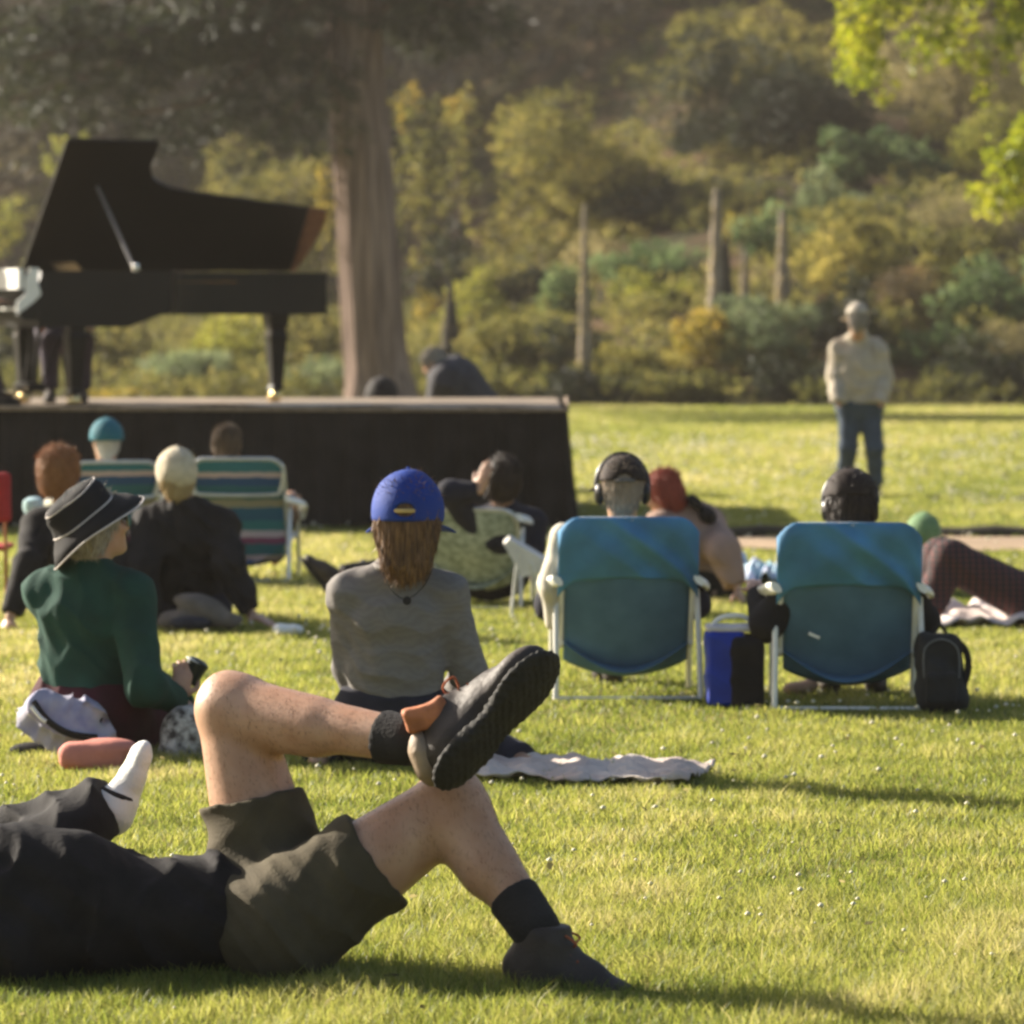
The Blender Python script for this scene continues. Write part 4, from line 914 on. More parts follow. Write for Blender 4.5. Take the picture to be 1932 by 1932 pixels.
# ------------------------------------------------------------------ low folding chairs
white_tube = mat('white_tube', (.74, .72, .66), .35, var=.06, vscale=20)
alu = mat('aluminium', (.62, .62, .6), .35, metal=.5, var=.1, vscale=20)
teal_hi = mat('teal_flap', (.06, .195, .36), .8, var=.22, vscale=5, bump=.25, bscale=12, spec=.4)
teal_lo = mat('teal_sling', (.085, .175, .27), .85, var=.15, vscale=7, bump=.15, bscale=200, transl=.12)
arm_w = mat('armrest_white', (.8, .79, .73), .5, var=.05)
class Loc:
    def __init__(s, x, y, yaw=0, k=1): s.o = Vector((x, y, 0)); s.R = Matrix.Rotation(yaw, 3, 'Z'); s.k = k
    def __call__(s, x, y, z): return s.o+s.R@Vector((x, y, z))*s.k
def low_chair(L, label, sling, tube, flap=None, h=.78, w=.28, strip=False, hoop=False, lean=.27, group=None, arms=True, seat_z=.24, logo=False):
    root = empty('beach_chair', L(0, .1, 0), label, 'chair', group)
    hz = seat_z; top = h
    def bp(x, z, o=0):   # point on the back plane
        f = (z-hz)/(top-hz); return L(x, .12-lean*f-o, z)
    fr = MB(); r = .0125
    pts = [bp(-w, hz-.02), bp(-w, hz+.1), bp(-w, top-.10), bp(-w+.015, top-.035), bp(-w+.06, top-.005), bp(-w+.12, top), bp(w-.12, top), bp(w-.06, top-.005), bp(w-.015, top-.035), bp(w, top-.10), bp(w, hz+.1), bp(w, hz-.02)]
    fr.tube(arc(pts, 4), r, 8); fr.build('back_frame', tube, root)
    if hoop:
        MB().tube(arc([bp(-w, top-.08, .02), bp(-w+.02, top-.19, .06), bp(-w+.08, top-.22, .075), bp(w-.08, top-.22, .075), bp(w-.02, top-.19, .06), bp(w, top-.08, .02)], 4), .011, 8).build('headrest_frame', tube, root)
    sf = MB(); sf.tube(arc([L(-w, .10, hz), L(-w, .5, hz+.03), L(-w+.05, .58, hz+.035), L(w-.05, .58, hz+.035), L(w, .5, hz+.03), L(w, .10, hz)], 4), r, 8); sf.build('seat_frame', tube, root)
    ww = w-.012
    def back(a, b_):
        x = -ww+2*ww*a; z0 = hz-.075-.075*math.sin(a*math.pi)**.8; z = z0+(top-.008-z0)*b_
        sag = .045*math.sin(a*math.pi)*math.sin(min(1, b_*1.02)*math.pi)**.7
        return bp(x, max(z, hz-.03), sag+.004) if z >= hz-.03 else L(x, .12+.01+(hz-.03-z)*.5-sag, z)
    MB().grid(back, 22, 26).build('sling', sling, root, solid=.004, auto=False)
    def seat(a, b_): return L(-ww+2*ww*a, .08+.5*b_, hz+.03*b_-.13*math.sin(a*math.pi)*(1-b_*.75))
    MB().grid(seat, 14, 10).build('seat', sling, root, solid=.004, auto=False)
    if flap:
        def fl(a, b_):
            x = -(w+.02)+2*(w+.02)*a; e = min(a, 1-a); top_r = .0+max(0, .09-e*.62)**2*8
            z = top+.012-top_r-(.285-.02*math.sin(a*3.1))*b_
            wr = .030*(1-2*abs(math.sin((a*1.0-b_*.62)*9)))*math.exp(-((a-b_*.45-.42)/.26)**2)*b_**.4+.008*math.sin(a*9+b_*7)
            return bp(x, z, .058+.010*math.sin(b_*math.pi)+wr-.042*(1-b_)**4)
        MB().grid(fl, 40, 22).build('head_flap', flap, root, solid=.004, auto=False)
        def f2(a, b_):
            x = -(w+.018)+2*(w+.018)*a; e = min(a, 1-a); return bp(x, top+.012-max(0, .09-e*.62)**2*8-.1*b_, -.02)
        MB().grid(f2, 20, 4).build('head_flap', flap, root, solid=.003, auto=False)
    for sg in (-1, 1):
        x = sg*(w+.022)
        MB().tube([L(x, .06, .47), L(x+sg*.004, -.06, .2), L(x+sg*.008, -.10, .012)], .0125, 8).build('leg', tube, root)
        MB().tube([L(x, .47, .46), L(x, .52, .2), L(x, .55, .012)], .0125, 8).build('leg', tube, root)
        if arms:
            MB().tube(arc([L(x, -.10, .52), L(x+sg*.03, .05, .50), L(x+sg*.05, .3, .475), L(x+sg*.035, .5, .45), L(x+sg*.01, .56, .38)], 5), .017, 8, q=1.8).build('armrest', arm_w, root)
    MB().tube([L(-w-.03, -.10, .018), L(w+.03, -.10, .018)], .008, 6).build('crossbar', tube, root)
    if logo: MB().box(bp(-.14, .31, .052), (.05, .003, .012), L.R@Matrix.Rotation(.4, 3, 'Y')).build('small_tag', arm_w, root)
    return root
chA = Loc((1183-966)/F*19.3, 19.3, .03); low_chair(chA, 'teal low beach chair under the man in a black cap and headphones', teal_lo, white_tube, teal_hi, group='pair of teal low beach chairs')
chB = Loc((1600-966)/F*18.8, 18.8, -.03); low_chair(chB, 'teal low beach chair to the right of the blue bag, nearest the camera', teal_lo, white_tube, teal_hi, group='pair of teal low beach chairs', logo=True)
stripe = wave_mat('striped_sling', [(0, (.02, .12, .22)), (.16, (.30, .28, .20)), (.26, (.03, .14, .16)), (.42, (.02, .08, .2)), (.52, (.55, .42, .4)), (.58, (.03, .17, .2)), (.72, (.25, .06, .16)), (.80, (.6, .5, .6)), (.88, (.03, .2, .24))], 'Z', period=.52, offset=.25, transl=.1)
chC = Loc((452-966)/F*27.7, 27.7, -.06); low_chair(chC, 'striped blue low beach chair with a metal frame, under the short haired person', stripe, alu, h=.765, w=.285, hoop=True)
chD = Loc((212-966)/F*27.9, 27.9, .25); low_chair(chD, 'striped blue low beach chair under the person in the teal cap', stripe, alu, h=.74, w=.27, hoop=True)
web = mat('green_webbing', (.20, .24, .17), .7, col2=(.42, .45, .36), vscale=26)
chE = Loc((893-966)/F*25.2, 25.2, -.12); low_chair(chE, 'small green and white webbed lawn chair in front of the stage', web, alu, h=.56, w=.25, lean=.18, arms=True)

# ------------------------------------------------------------------ people in the foreground
Z1 = F/11.3
olive_cl = mat('olive_shorts', (.068, .054, .030), .9, var=.18, vscale=9, bump=.35, bscale=140)
black_cl = mat('black_cotton', (.013, .0115, .012), .85, spec=.2, var=.3, vscale=9, bump=.25, bscale=90)
boot = mat('dark_boot', (.042, .032, .027), .6, var=.3, vscale=14, bump=.3, bscale=60)
sole_m = mat('dark_sole', (.02, .018, .015), .75, var=.3, vscale=20, bump=.4, bscale=80)
sockk = mat('dark_sock', (.022, .02, .02), .95, var=.2, bump=.5, bscale=120)
lace_m = mat('orange_lace', (.35, .1, .045), .8, var=.1)
def dsum(*fs): return lambda p: sum(f(p) for f in fs)
A = Fig('person lying in olive shorts with one boot crossed over the other knee', P(530, 1735, 11.35), P(105, 1740, 11.4), P(-60, 1745, 11.4), (0, 0, 1), up=(-1, 0, 0), fwd=(0, 0, 1), sh=(0, -1, 0), hipside=(.1, -1, 0),
        wr=P(-120, 1700, 11.2), wl=P(-100, 1720, 11.8), er=P(10, 1800, 11.15), el=P(20, 1800, 11.8), kr=P(850, 1522, 11.3), ar=P(1010, 1752, 11.12), kl=P(438, 1338, 11.5), al=P(768, 1398, 11.2), size=1.1, lk=1.45, vox=.0085, loc=(P(530, 1735, 11.35).x, 11.35, 0))
_kl, _al = A.J['kl'], A.J['al']
A.body()
A.trousers(olive_cl, o=.028, short=True, cut=.57, dsp=dsum(folds((.6, 0, .8), 34, .007, 2), folds((.75, .2, .6), 95, .0045, 5), folds((.9, .2, -.5), 62, .003, 7)), name='shorts', flare=.006, vox=.008)
A.shirt(black_cl, o=.035, sleeve=1, low=.12, dsp=dsum(folds((1, 0, .3), 24, .013, 8), folds((.6, 0, 1), 60, .007, 9), folds((1, .3, -.4), 110, .003, 2)), name='t_shirt', vox=.009, belly=.03, collar=False, extra=[cap(P(-60, 1690, 11.3), P(110, 1685, 11.3), .185, .175, k=.08), cap(P(150, 1712, 11.25), P(330, 1745, 11.25), .150, .11, k=.08)])
uL = Vector((-.50, .72, .48)).normalized()
A.shoe('l', boot, sole_m, (.66, .05, .75), uL, heel_h=.085, S=1.52, fs=.105, sock=(sockk, .075), lace=lace_m, tread=True)
A.shoe('r', boot, sole_m, (.97, -.2, -.16), (.12, 0, 1), heel_h=.085, S=1.3, fs=.035, shaft=.125, sock=(sockk, .11), lace=lace_m)
Rt = Matrix.Rotation(-.25, 3, 'Y')@Matrix.Rotation(.1, 3, 'Z')
link('tongue', sdf_mesh('tongue', [rbox(P(800, 1354, 11.13), (.052, .030, .034), Rt, .014), rbox(P(822, 1338, 11.14), (.035, .024, .020), Rt@Matrix.Rotation(-.5, 3, 'Y'), .01, .02)], .006, disp=folds((0, 0, 1), 70, .003, 2)), mat('tan_tongue', (.42, .15, .065), .7, var=.25, vscale=25, bump=.4), A.root)
link('heel_panel', sdf_mesh('heel_panel', [ell(P(803, 1432, 11.13), (.040, .05, .075), Matrix.Rotation(-.35, 3, 'Y'), .02)], .006, disp=folds((0, 0, 1), 60, .002, 2)), mat('cream_leather', (.26, .19, .13), .6, var=.25, bump=.3), A.root)

_b = A.root_body.data; nv = len(_b.vertices); _v = np.zeros(nv*3, np.float32); _b.vertices.foreach_get('co', _v); _v = _v.reshape(-1, 3).astype(float); _n = np.zeros(nv*3, np.float32); _b.vertices.foreach_get('normal', _n); _n = _n.reshape(-1, 3).astype(float)
g = np.random.default_rng(4); ok = np.where((_v[:, 2] > .30) & (_v[:, 0] > P(380, 0, 11.3).x) | ((_v[:, 0] > P(850, 0, 11.3).x) & (_v[:, 2] > .18)))[0]; ix = g.choice(ok, 5200); nn = _n[ix]
dr = np.array([.25, -.1, -.9])+g.normal(size=(len(ix), 3))*.35; dr -= nn*(dr*nn).sum(1, keepdims=True)*.7; v_, f_2, _ = leaf_quads(_v[ix]+nn*.001, dr, nn+g.normal(size=nn.shape)*.6, g.uniform(.008, .018, len(ix)), g.uniform(.0005, .001, len(ix)), None)
link('leg_hair', mesh_np('leg_hair', v_, f_2), mat('brown_body_hair', (.07, .035, .018), .7, var=.2), A.root, smooth=False)

B = Fig('person in black trousers at the left edge with a white striped sock raised', P(-90, 1745, 11.75), P(-480, 1750, 11.75), P(-630, 1750, 11.75), (0, 0, 1), up=(-1, 0, 0), fwd=(0, 0, 1), sh=(0, -1, 0),
        wr=P(-260, 1770, 11.5), wl=P(35, 1580, 12.1), el=P(-200, 1640, 12.1), kr=P(105, 1600, 11.75), ar=P(160, 1770, 11.7), kl=P(-130, 1640, 12.0), al=P(192, 1522, 11.78), size=1.05, lk=1.3, vox=.011, loc=(P(-160, 0, 11).x, 11.75, 0))
B.body(); B.trousers(black_cl, o=.032, dsp=dsum(folds((.8, 0, .6), 36, .009, 12), folds((.2, 0, 1), 60, .004, 3)), vox=.0095, cut=1.04, extra=[cap(P(50, 1660, 11.7), P(150, 1568, 11.72), .13, .085, k=.06)])
B.shirt(mat('grey_tee', (.12, .11, .11), .9, var=.1), o=.02, dsp=folds((1, 0, 0), 30, .005, 2))
B.shoe('r', black_cl, sole_m, (.9, .1, 0), (0, 0, 1), S=.95)
sock_w = wave_mat('striped_sock', [(0, (.72, .69, .65)), (.62, (.03, .025, .025)), (.72, (.72, .69, .65)), (.84, (.03, .025, .025)), (.92, (.72, .69, .65))], 'Z', period=.26, offset=-.42+.0, fuzz=.01)
white_kn = mat('white_knit', (.72, .70, .66), .9, var=.08, bump=.3, bscale=120)
a_ = B.J['al']; R_ = frame((.36, .05, .93), (-.93, -.3, .35)); r_, f_, u_ = R_.col[0], R_.col[1], R_.col[2]; b_ = a_-u_*.045+f_*.01
so_ = link('sock', sdf_mesh('sock', [ell(b_-f_*.03, (.042, .045, .045), R_, .03), ell(b_+f_*.05, (.045, .075, .042), R_, .04), rbox(b_+f_*.125-u_*.004, (.052, .05, .026), R_, .022, .03), ell(b_+f_*.165+r_*.012, (.035, .03, .018), R_, .02), cap(b_+u_*.02, a_-(a_-B.J['kl']).normalized()*.17, .054, .062, k=.03)], .0075, disp=folds(f_, 90, .0025, 4)), white_kn, B.root)
for k in (.0, .032):
    c_ = b_+f_*(.035-k)+u_*.012; MB().tube([c_+(r_*math.cos(t_)*.047+u_*math.sin(t_)*.044) for t_ in np.linspace(0, 2*math.pi, 24)[:-1]], .0075, 6, closed=True).build('sock_stripe', sockk, so_)

# ------------------------------------------------------------------ woman in the dark green sweater
green_sw = mat('green_sweater', (.010, .050, .036), .9, var=.15, vscale=10, bump=.4, bscale=160)
maroon = mat('maroon_cotton', (.05, .010, .016), .9, var=.2, bump=.2)
D = Fig('person kneeling in a dark green sweater and black bucket hat with pale piping', P(165, 1338, 17.0), P(168, 1078, 16.95), P(185, 990, 16.95), (.84, .42, .12), up=(-.22, -.08, .96), fwd=(.42, .9, 0), sh=(.93, -.36, 0),
        wr=P(336, 1322, 17.0), er=P(272, 1295, 16.75), wl=P(352, 1335, 17.2), el=P(300, 1310, 17.3), kr=P(345, 1405, 17.35), ar=P(240, 1425, 17.0), kl=P(130, 1405, 17.5), al=P(150, 1420, 17.0), size=1.1, vox=.0085,
        handspec={'r': dict(d=(.15, .1, .9), n=(-.3, .9, .1), curl=.75)})
D.body(); D.shirt(green_sw, o=.028, low=.02, dsp=dsum(folds((.3, 0, 1), 24, .006, 3), folds((1, 0, .3), 40, .003, 4)), name='sweater', vox=.009)
D.trousers(maroon, o=.02, dsp=folds((1, 0, 0), 30, .005, 1))
D.hair(mat('grey_blonde_hair', (.38, .34, .27), .8, var=.35, vscale=30, bump=.6, bscale=60), long=.04, o=.014)
def bucket_hat(fig):
    c = fig.head; u = Vector((-.60, -.2, .78)).normalized(); f = fig.face; r = u.cross(f).normalized(); f = r.cross(u)
    hk = mat('black_felt', (.011, .010, .011), .9, var=.2, bump=.2); pip = mat('pale_piping', (.5, .45, .42), .8, var=.05)
    c0 = c+u*.04-f*.02; mb = MB(); n = 30; prof = [(.178, -.045), (.150, -.012), (.116, .018), (.112, .024), (.104, .085), (.094, .112), (.05, .124), (.0, .126)]
    vs = [c0+u*h+(r*math.cos(a)+f*math.sin(a)*1.1)*(rr*1.08+.006*math.sin(a*5+h*40)+.004*math.sin(a*3))+u*(.022*math.sin(a*2+.6)*max(0, (rr-.11)/.07)) for rr, h in prof for a in np.linspace(0, 2*math.pi, n, endpoint=False)]
    mb.add(vs, [(i*n+k, i*n+(k+1) % n, (i+1)*n+(k+1) % n, (i+1)*n+k) for i in range(len(prof)-1) for k in range(n)]); h = mb.build('bucket_hat', hk, fig.root, solid=.005, auto=False)
    for rr, hh, t in ((.179, -.046, .004), (.115, .022, .0042), (.097, .110, .0035)):
        MB().tube([c0+u*hh+(r*math.cos(a)+f*math.sin(a)*1.1)*(rr*1.08+.006*math.sin(a*5+hh*40)+.004*math.sin(a*3))+u*(.022*math.sin(a*2+.6)*max(0, (rr-.11)/.07)) for a in np.linspace(0, 2*math.pi, n, endpoint=False)], t, 6, closed=True).build('piping', pip, h)
bucket_hat(D)
for sg in (-1, 1):
    R_ = D.HR; c_ = D.head+R_.col[0]*sg*.032+R_.col[1]*.080+R_.col[2]*.006; MB().lathe(c_-R_.col[2]*.010, [(.001, 0), (.008, .004), (.0115, .01), (.008, .016), (.001, .02)], 12, R_.col[2]).build('eye', mat('eye_white', (.6, .58, .55), .2, var=.02), D.root)
R_ = D.HR
mb = MB(); mb.tube(arc([D.head+R_.col[0]*.086-R_.col[1]*.01+R_.col[2]*.01, D.head+R_.col[0]*.080+R_.col[1]*.05+R_.col[2]*.012, D.head+R_.col[0]*.055+R_.col[1]*.095+R_.col[2]*.01], 4), .004, 6)
mb.lathe(D.head+R_.col[0]*.045+R_.col[1]*.098+R_.col[2]*.004, [(.005, -.003), (.026, 0), (.026, .004), (.005, .007)], 14, R_.col[1]+R_.col[0]*.5); mb.build('sunglasses', mat('dark_glass', (.02, .03, .025), .2, var=.1), D.root)
# things around her
hd = D.J['wr']+Vector((.03, .06, .09))
cupr = empty('drink_cup', hd, 'dark rounded cup held up in the hand of the green sweater person', 'cup')
MB().lathe(hd+Vector((0, 0, -.03)), [(.02, 0), (.034, .004), (.042, .075), (.045, .09), (.03, .10), (.01, .104)], 20, (.45, .1, .85)).build('bowl', mat('dark_green_glaze', (.012, .02, .016), .3, var=.1), cupr)
MB().lathe(hd+Vector((.035, .01, .045)), [(.044, 0), (.047, .004), (.044, .008)], 20, (.45, .1, .85)).build('pale_rim', arm_w, cupr)
snake = mat('snake_print', (.06, .05, .045), .8, col2=(.55, .52, .46), vscale=32, bump=.2)
x_ = P(352, 1385, 16.8)
tag(link('patterned_bag', sdf_mesh('patterned_bag', [ell(x_, (.105, .08, .11), k=.04), ell(x_+V(.06, .02, .03), (.09, .08, .08), k=.04), ell(x_+V(-.03, 0, -.07), (.08, .08, .05), k=.04)], .009, disp=folds((1, 0, .5), 45, .007, 4)), snake), 'black and cream snake print bag leaning on the knees of the green sweater person', 'bag')
den = mat('lavender_print', (.22, .22, .36), .85, col2=(.52, .49, .52), vscale=7, bump=.2); x_ = P(128, 1372, 16.75)
bg_ = empty('tote_bag', (x_.x, x_.y, 0), 'lavender and cream printed tote with a dark curved strap behind the green sweater person', 'bag')
link('sack', sdf_mesh('sack', [ell(x_+V(-.03, 0, .04), (.17, .09, .10), k=.05), ell(x_+V(.03, 0, -.04), (.15, .09, .09), k=.05), ell(x_+V(-.11, 0, .09), (.05, .06, .05), k=.04)], .010, disp=dsum(folds((.7, 0, .7), 40, .016, 6), folds((1, 0, -.5), 80, .006, 2)), clips=((V(0, 0, .005), V(0, 0, -1)),)), den, bg_)
MB().tube(arc([x_+V(-.12, -.07, .10), x_+V(-.06, -.10, .03), x_+V(.02, -.11, -.015), x_+V(.12, -.10, -.03)], 6), .010, 6, q=1.5).build('strap', sockk, bg_)
MB().tube(arc([x_+V(-.125, -.09, .085), x_+V(-.09, -.105, .045), x_+V(-.07, -.108, .03)], 4), .008, 6).build('pale_tab', arm_w, bg_)
x_ = P(190, 1425, 16.3)
tag(link('cushion', sdf_mesh('cushion', [rbox(x_+V(-.03, 0, .0), (.12, .09, .05), rad=.04, k=.03), ell(x_+V(.04, 0, .03), (.10, .09, .035), k=.02)], .009, disp=folds((.2, 0, 1), 60, .004, 4), clips=((V(0, 0, .005), V(0, 0, -1)),)), mat('salmon', (.55, .20, .15), .85, var=.1, bump=.2)), 'salmon pink folded cushion on the grass by the tote', 'cushion')
x_ = P(62, 1415, 16.9)
tag(link('dark_sandal', sdf_mesh('dark_sandal', [ell(x_, (.09, .05, .03), k=.02), ell(x_+V(.06, 0, -.02), (.07, .04, .025), k=.02)], .008, clips=((V(0, 0, .004), V(0, 0, -1)),)), sockk), 'dark slip on shoe lying in the grass left of the tote', 'shoe')

# ------------------------------------------------------------------ woman in the blue cap
grey_sw = wave_mat('grey_sweater', [(0, (.15, .135, .125)), (.5, (.18, .163, .15)), (1.0, (.15, .135, .125))], 'Z', period=.03, pattern='lin', fuzz=.12, rough=.9)
E = Fig('person in a bright blue cap and grey sweater seen from behind', P(742, 1362, 16.5), P(752, 1078, 16.45), P(770, 985, 16.4), (.05, 1, -.05), up=(0, -.05, 1), hs=1.2, fwd=(0, 1, 0), sh=(1, 0, 0),
        wr=P(850, 1325, 16.95), er=P(884, 1262, 16.5), wl=P(690, 1340, 16.9), el=P(662, 1262, 16.55), kr=P(880, 1395, 16.85), ar=P(992, 1442, 16.5), kl=P(640, 1425, 17.0), al=P(600, 1435, 16.5), size=1.1, vox=.0095)
E.body(); E.shirt(grey_sw, o=.018, low=.04, dsp=dsum(folds((.15, 0, 1), 52, .0055, 13), folds((1, 0, .3), 18, .004, 4)), name='sweater', vox=.009)
E.trousers(mat('navy_trousers', (.018, .018, .028), .9, var=.2, bump=.2), o=.02, dsp=folds((1, 0, 0), 30, .004, 1), cut=.92)
E.hair(mat('auburn_hair', (.06, .028, .014), .5, col2=(.26, .14, .06), vscale=22, bump=.3, bscale=50), long=.082, o=.013, seed=4)
blue_cap = mat('royal_blue', (.004, .035, .24), .75, var=.12, vscale=12, bump=.2, bscale=90)
E.cap_hat(blue_cap, o=.023, strap=mat('gold_strap', (.6, .42, .16), .6, var=.1), low=.02)
E.shoe('r', mat('pale_canvas', (.45, .45, .48), .85, var=.1, bump=.2), mat('cream_sole', (.6, .56, .48), .7, var=.08), (.97, -.1, 0), (0, -.25, 1), S=1.15, heel_h=.05)
MB().tube([P(757, 1066, 16.42)+V(math.cos(a)*.092, math.sin(a)*.085, .012*math.sin(a)) for a in np.linspace(0, 6.283, 24, endpoint=False)], .011, 6, closed=True).build('collar', grey_sw, E.root)
MB().lathe(P(768, 1133, 16.28), [(.004, 0), (.016, .004), (.016, .01), (.004, .014)], 12, (0, -1, 0)).build('pendant', sockk, E.root)
MB().tube(arc([P(720, 1075, 16.3), P(740, 1115, 16.27), P(768, 1130, 16.27), P(800, 1105, 16.27), P(815, 1075, 16.3)], 5), .002, 5).build('cord', sockk, E.root)

# towel spread under the group
def cloth(name, label, cat, quad, m, amp=.012, z=.03, nu=60, nv=24, seed=0, fringe=0):
    a, b_, c_, d = [G(*q) for q in quad]; g = np.random.default_rng(seed); W = g.normal(size=(5, 2))*14; ph = g.uniform(0, 6, 5)
    def fn(u, v):
        p = a.lerp(b_, u).lerp(d.lerp(c_, u), v); e = 1+.02*math.sin(u*40+ph[0])
        h = sum(math.sin(W[i][0]*u+W[i][1]*v+ph[i]) for i in range(5))
        return (p.x, p.y*(1+.0015*math.sin(u*17+ph[1])), z+amp*max(-1.2, h)*.8+.004*math.sin(u*60+v*30))
    o = MB().grid(fn, nu, nv).build(name, m, None, solid=.006, auto=False); return tag(o, label, cat)
cloth('blanket', 'thin pinkish grey towel spread on the grass right of the blue cap person', 'blanket', [(880, 1478), (1300, 1492), (1350, 1462), (930, 1435)], mat('pinkish_towel', (.46, .36, .31), .95, col2=(.6, .52, .46), vscale=4, bump=.5, bscale=80), .010, .035, seed=3)
MB_ = MB(); x_ = P(1085, 1462, 16.2)
for j in range(3): MB_.tube(arc([x_+V(-.05+.05*j, 0, .0), x_+V(0+.05*j, -.01, .045-.01*j), x_+V(.06+.05*j, 0, .02), x_+V(.12+.05*j, .01, -.005)], 4), .005, 5)
tag(MB_.build('cord_loop', mat('cream_cord', (.6, .54, .42), .9, var=.1)), 'loose cream cord loops on the pinkish grey towel', 'cord')

# ------------------------------------------------------------------ men in the teal chairs
def seated(L, label, head, neck=None, pel=(0, .29, .36), face=(0, 1, -.05), wr=(.26, .45, .50), wl=(-.26, .45, .50), ar=(.12, .86, .09), al=(-.12, .86, .09), size=1.05, **k):
    head = (head[0], head[1]+.06, head[2]); neck = neck or (head[0]*.7, head[1]+.03, head[2]-.2)
    return Fig(label, L(*pel), L(*neck), L(*head), L.R@Vector(face), fwd=L.R@Vector((0, 1, 0)), sh=L.R@Vector((1, 0, 0)), wr=L(*wr), wl=L(*wl), ar=L(*ar), al=L(*al),
               poles={'er': L.R@Vector((.45, -.4, -.8)), 'el': L.R@Vector((-.45, -.4, -.8)), 'kr': (0, 0, 1), 'kl': (0, 0, 1)}, size=size, vox=.012, **k)
hp_m = mat('headphone_black', (.012, .011, .012), .35, var=.1)
navy = mat('navy_fabric', (.014, .014, .024), .9, var=.2, bump=.2); cream = mat('cream_jacket', (.5, .46, .38), .9, var=.1, bump=.25)
M1 = seated(chA, 'person in a black cap and black headphones sitting in the left teal chair', (-.02, -.04, .90), face=(-.05, 1, -.1), wl=(-.27, .45, .5), ar=(-.02, .86, .09), al=(-.06, .95, .09))
M1.body(); M1.shirt(navy, o=.02, dsp=folds((0, 0, 1), 30, .004, 1), name='jacket'); M1.trousers(navy, o=.018, dsp=folds((0, 0, 1), 30, .004, 1))
M1.hair(mat('grey_hair', (.34, .27, .20), .8, var=.2, vscale=30, bump=.6), o=.006); M1.cap_hat(mat('brown_black_cap', (.025, .016, .013), .8, var=.2), strap=mat('grey_strap', (.12, .11, .1), .7, var=.1), low=-.012)
M1.headphones(hp_m)
for nm in 'lr': M1.shoe(nm, boot, sole_m, (0, 1, 0), (0, 0, 1))
M2 = seated(chB, 'person in a dark brown cap and black headphones in the right teal chair', (.01, -.03, .85), face=(.05, 1, -.15), wl=(-.37, .3, .47), ar=(.16, .8, .09), al=(-.04, .82, .09))
M2.body(); M2.shirt(black_cl, o=.024, dsp=folds((0, 0, 1), 30, .004, 4), name='jacket'); M2.trousers(mat('khaki_brown', (.07, .055, .035), .9, var=.15), o=.02, dsp=folds((0, 0, 1), 30, .004, 1))
M2.hair(mat('dark_brown_hair', (.045, .026, .016), .5, col2=(.015, .009, .007), vscale=30, bump=.4, bscale=40), o=.020, long=.03); M2.cap_hat(mat('brown_black_cap', (.025, .016, .013), .8), hole=False, brim=False, low=-.01, o=.026); M2.headphones(hp_m)
for nm in 'lr': M2.shoe(nm, boot, sole_m, (0, 1, 0), (0, 0, 1))
# cream jacket draped over the left armrest
x_ = P(1045, 1080, 19.35)
tag(link('draped_jacket', sdf_mesh('draped_jacket', [cap(x_+V(.03, -.02, .17), x_+V(-.02, 0, -.06), .045, .05, (0, 1, 0), 1.6, k=.04), cap(x_+V(-.02, 0, -.06), x_+V(-.01, .03, -.22), .045, .03, (0, 1, 0), 1.5, k=.04)], .010, disp=folds((1, 0, .6), 46, .009, 4)), cream), 'cream jacket hanging down the left side of the left teal chair', 'jacket')
# bags
def soft_box(name, label, cat, c, h, m, seed=1, root=None, amp=.006, rad=.03):
    return link(name, sdf_mesh(name, [rbox(c, h, rad=rad)], .010, disp=folds((.5, .2, 1), 28, amp, seed)), m, root)
x_ = P(1383, 1250, 18.95); x_.z = .17
bag = empty('cooler_bag', (x_.x, x_.y, 0), 'royal blue and black upright bag standing between the two teal chairs', 'bag')
soft_box('blue_panel', 0, 0, x_+V(-.035, 0, 0), (.085, .10, .165), mat('bag_blue', (.006, .03, .30), .6, var=.15, bump=.2), 1, bag)
soft_box('black_pocket', 0, 0, x_+V(.055, -.02, -.015), (.072, .105, .155), black_cl, 2, bag)
soft_box('pale_lid', 0, 0, x_+V(-.005, 0, .165), (.115, .09, .018), mat('pale_grey', (.5, .48, .5), .7, var=.1), 3, bag, .003, .015)
MB().tube(arc([x_+V(-.09, 0, .17), x_+V(-.05, -.02, .21), x_+V(.04, -.02, .215), x_+V(.09, 0, .17)], 4), .010, 6).build('handle', arm_w, bag)
x_ = P(1772, 1270, 18.7); x_.z = .17
bag = empty('backpack', (x_.x, x_.y, 0), 'dark grey backpack standing at the right leg of the right teal chair', 'bag')
link('pack', sdf_mesh('pack', [rbox(x_, (.10, .09, .165), rad=.05, k=.03), ell(x_+V(.035, -.02, -.10), (.09, .10, .08), k=.04), ell(x_+V(-.01, -.07, -.03), (.07, .05, .09), k=.02)], .010, disp=folds((.6, 0, 1), 24, .008, 6), clips=((V(0, 0, .005), V(0, 0, -1)),)), mat('charcoal', (.022, .022, .022), .85, var=.2, bump=.3), bag)
MB().tube(arc([x_+V(.04, -.05, .15), x_+V(.10, -.06, .10), x_+V(.115, -.06, .02), x_+V(.095, -.05, -.06)], 5), .010, 6, q=1.8).build('shoulder_strap', sockk, bag)
link('front_pocket', sdf_mesh('front_pocket', [rbox(x_+V(.0, -.10, -.06), (.068, .03, .07), rad=.02)], .008, disp=folds((.6, 0, 1), 40, .004, 3)), mat('charcoal', (.022, .022, .022), .85), bag)
MB().tube(arc([x_+V(-.07, -.085, -.02), x_+V(-.068, -.088, .10), x_+V(0, -.088, .142), x_+V(.068, -.088, .10), x_+V(.075, -.085, -.02)], 5), .0035, 5).build('zip', mat('grey_zip', (.16, .16, .16), .5, var=.1), bag)
MB().tube(arc([x_+V(-.03, 0, .16), x_+V(0, 0, .195), x_+V(.03, 0, .16)], 5), .007, 6).build('grab_handle', sockk, bag)
x_ = G(1502, 1312); x_.z = .03
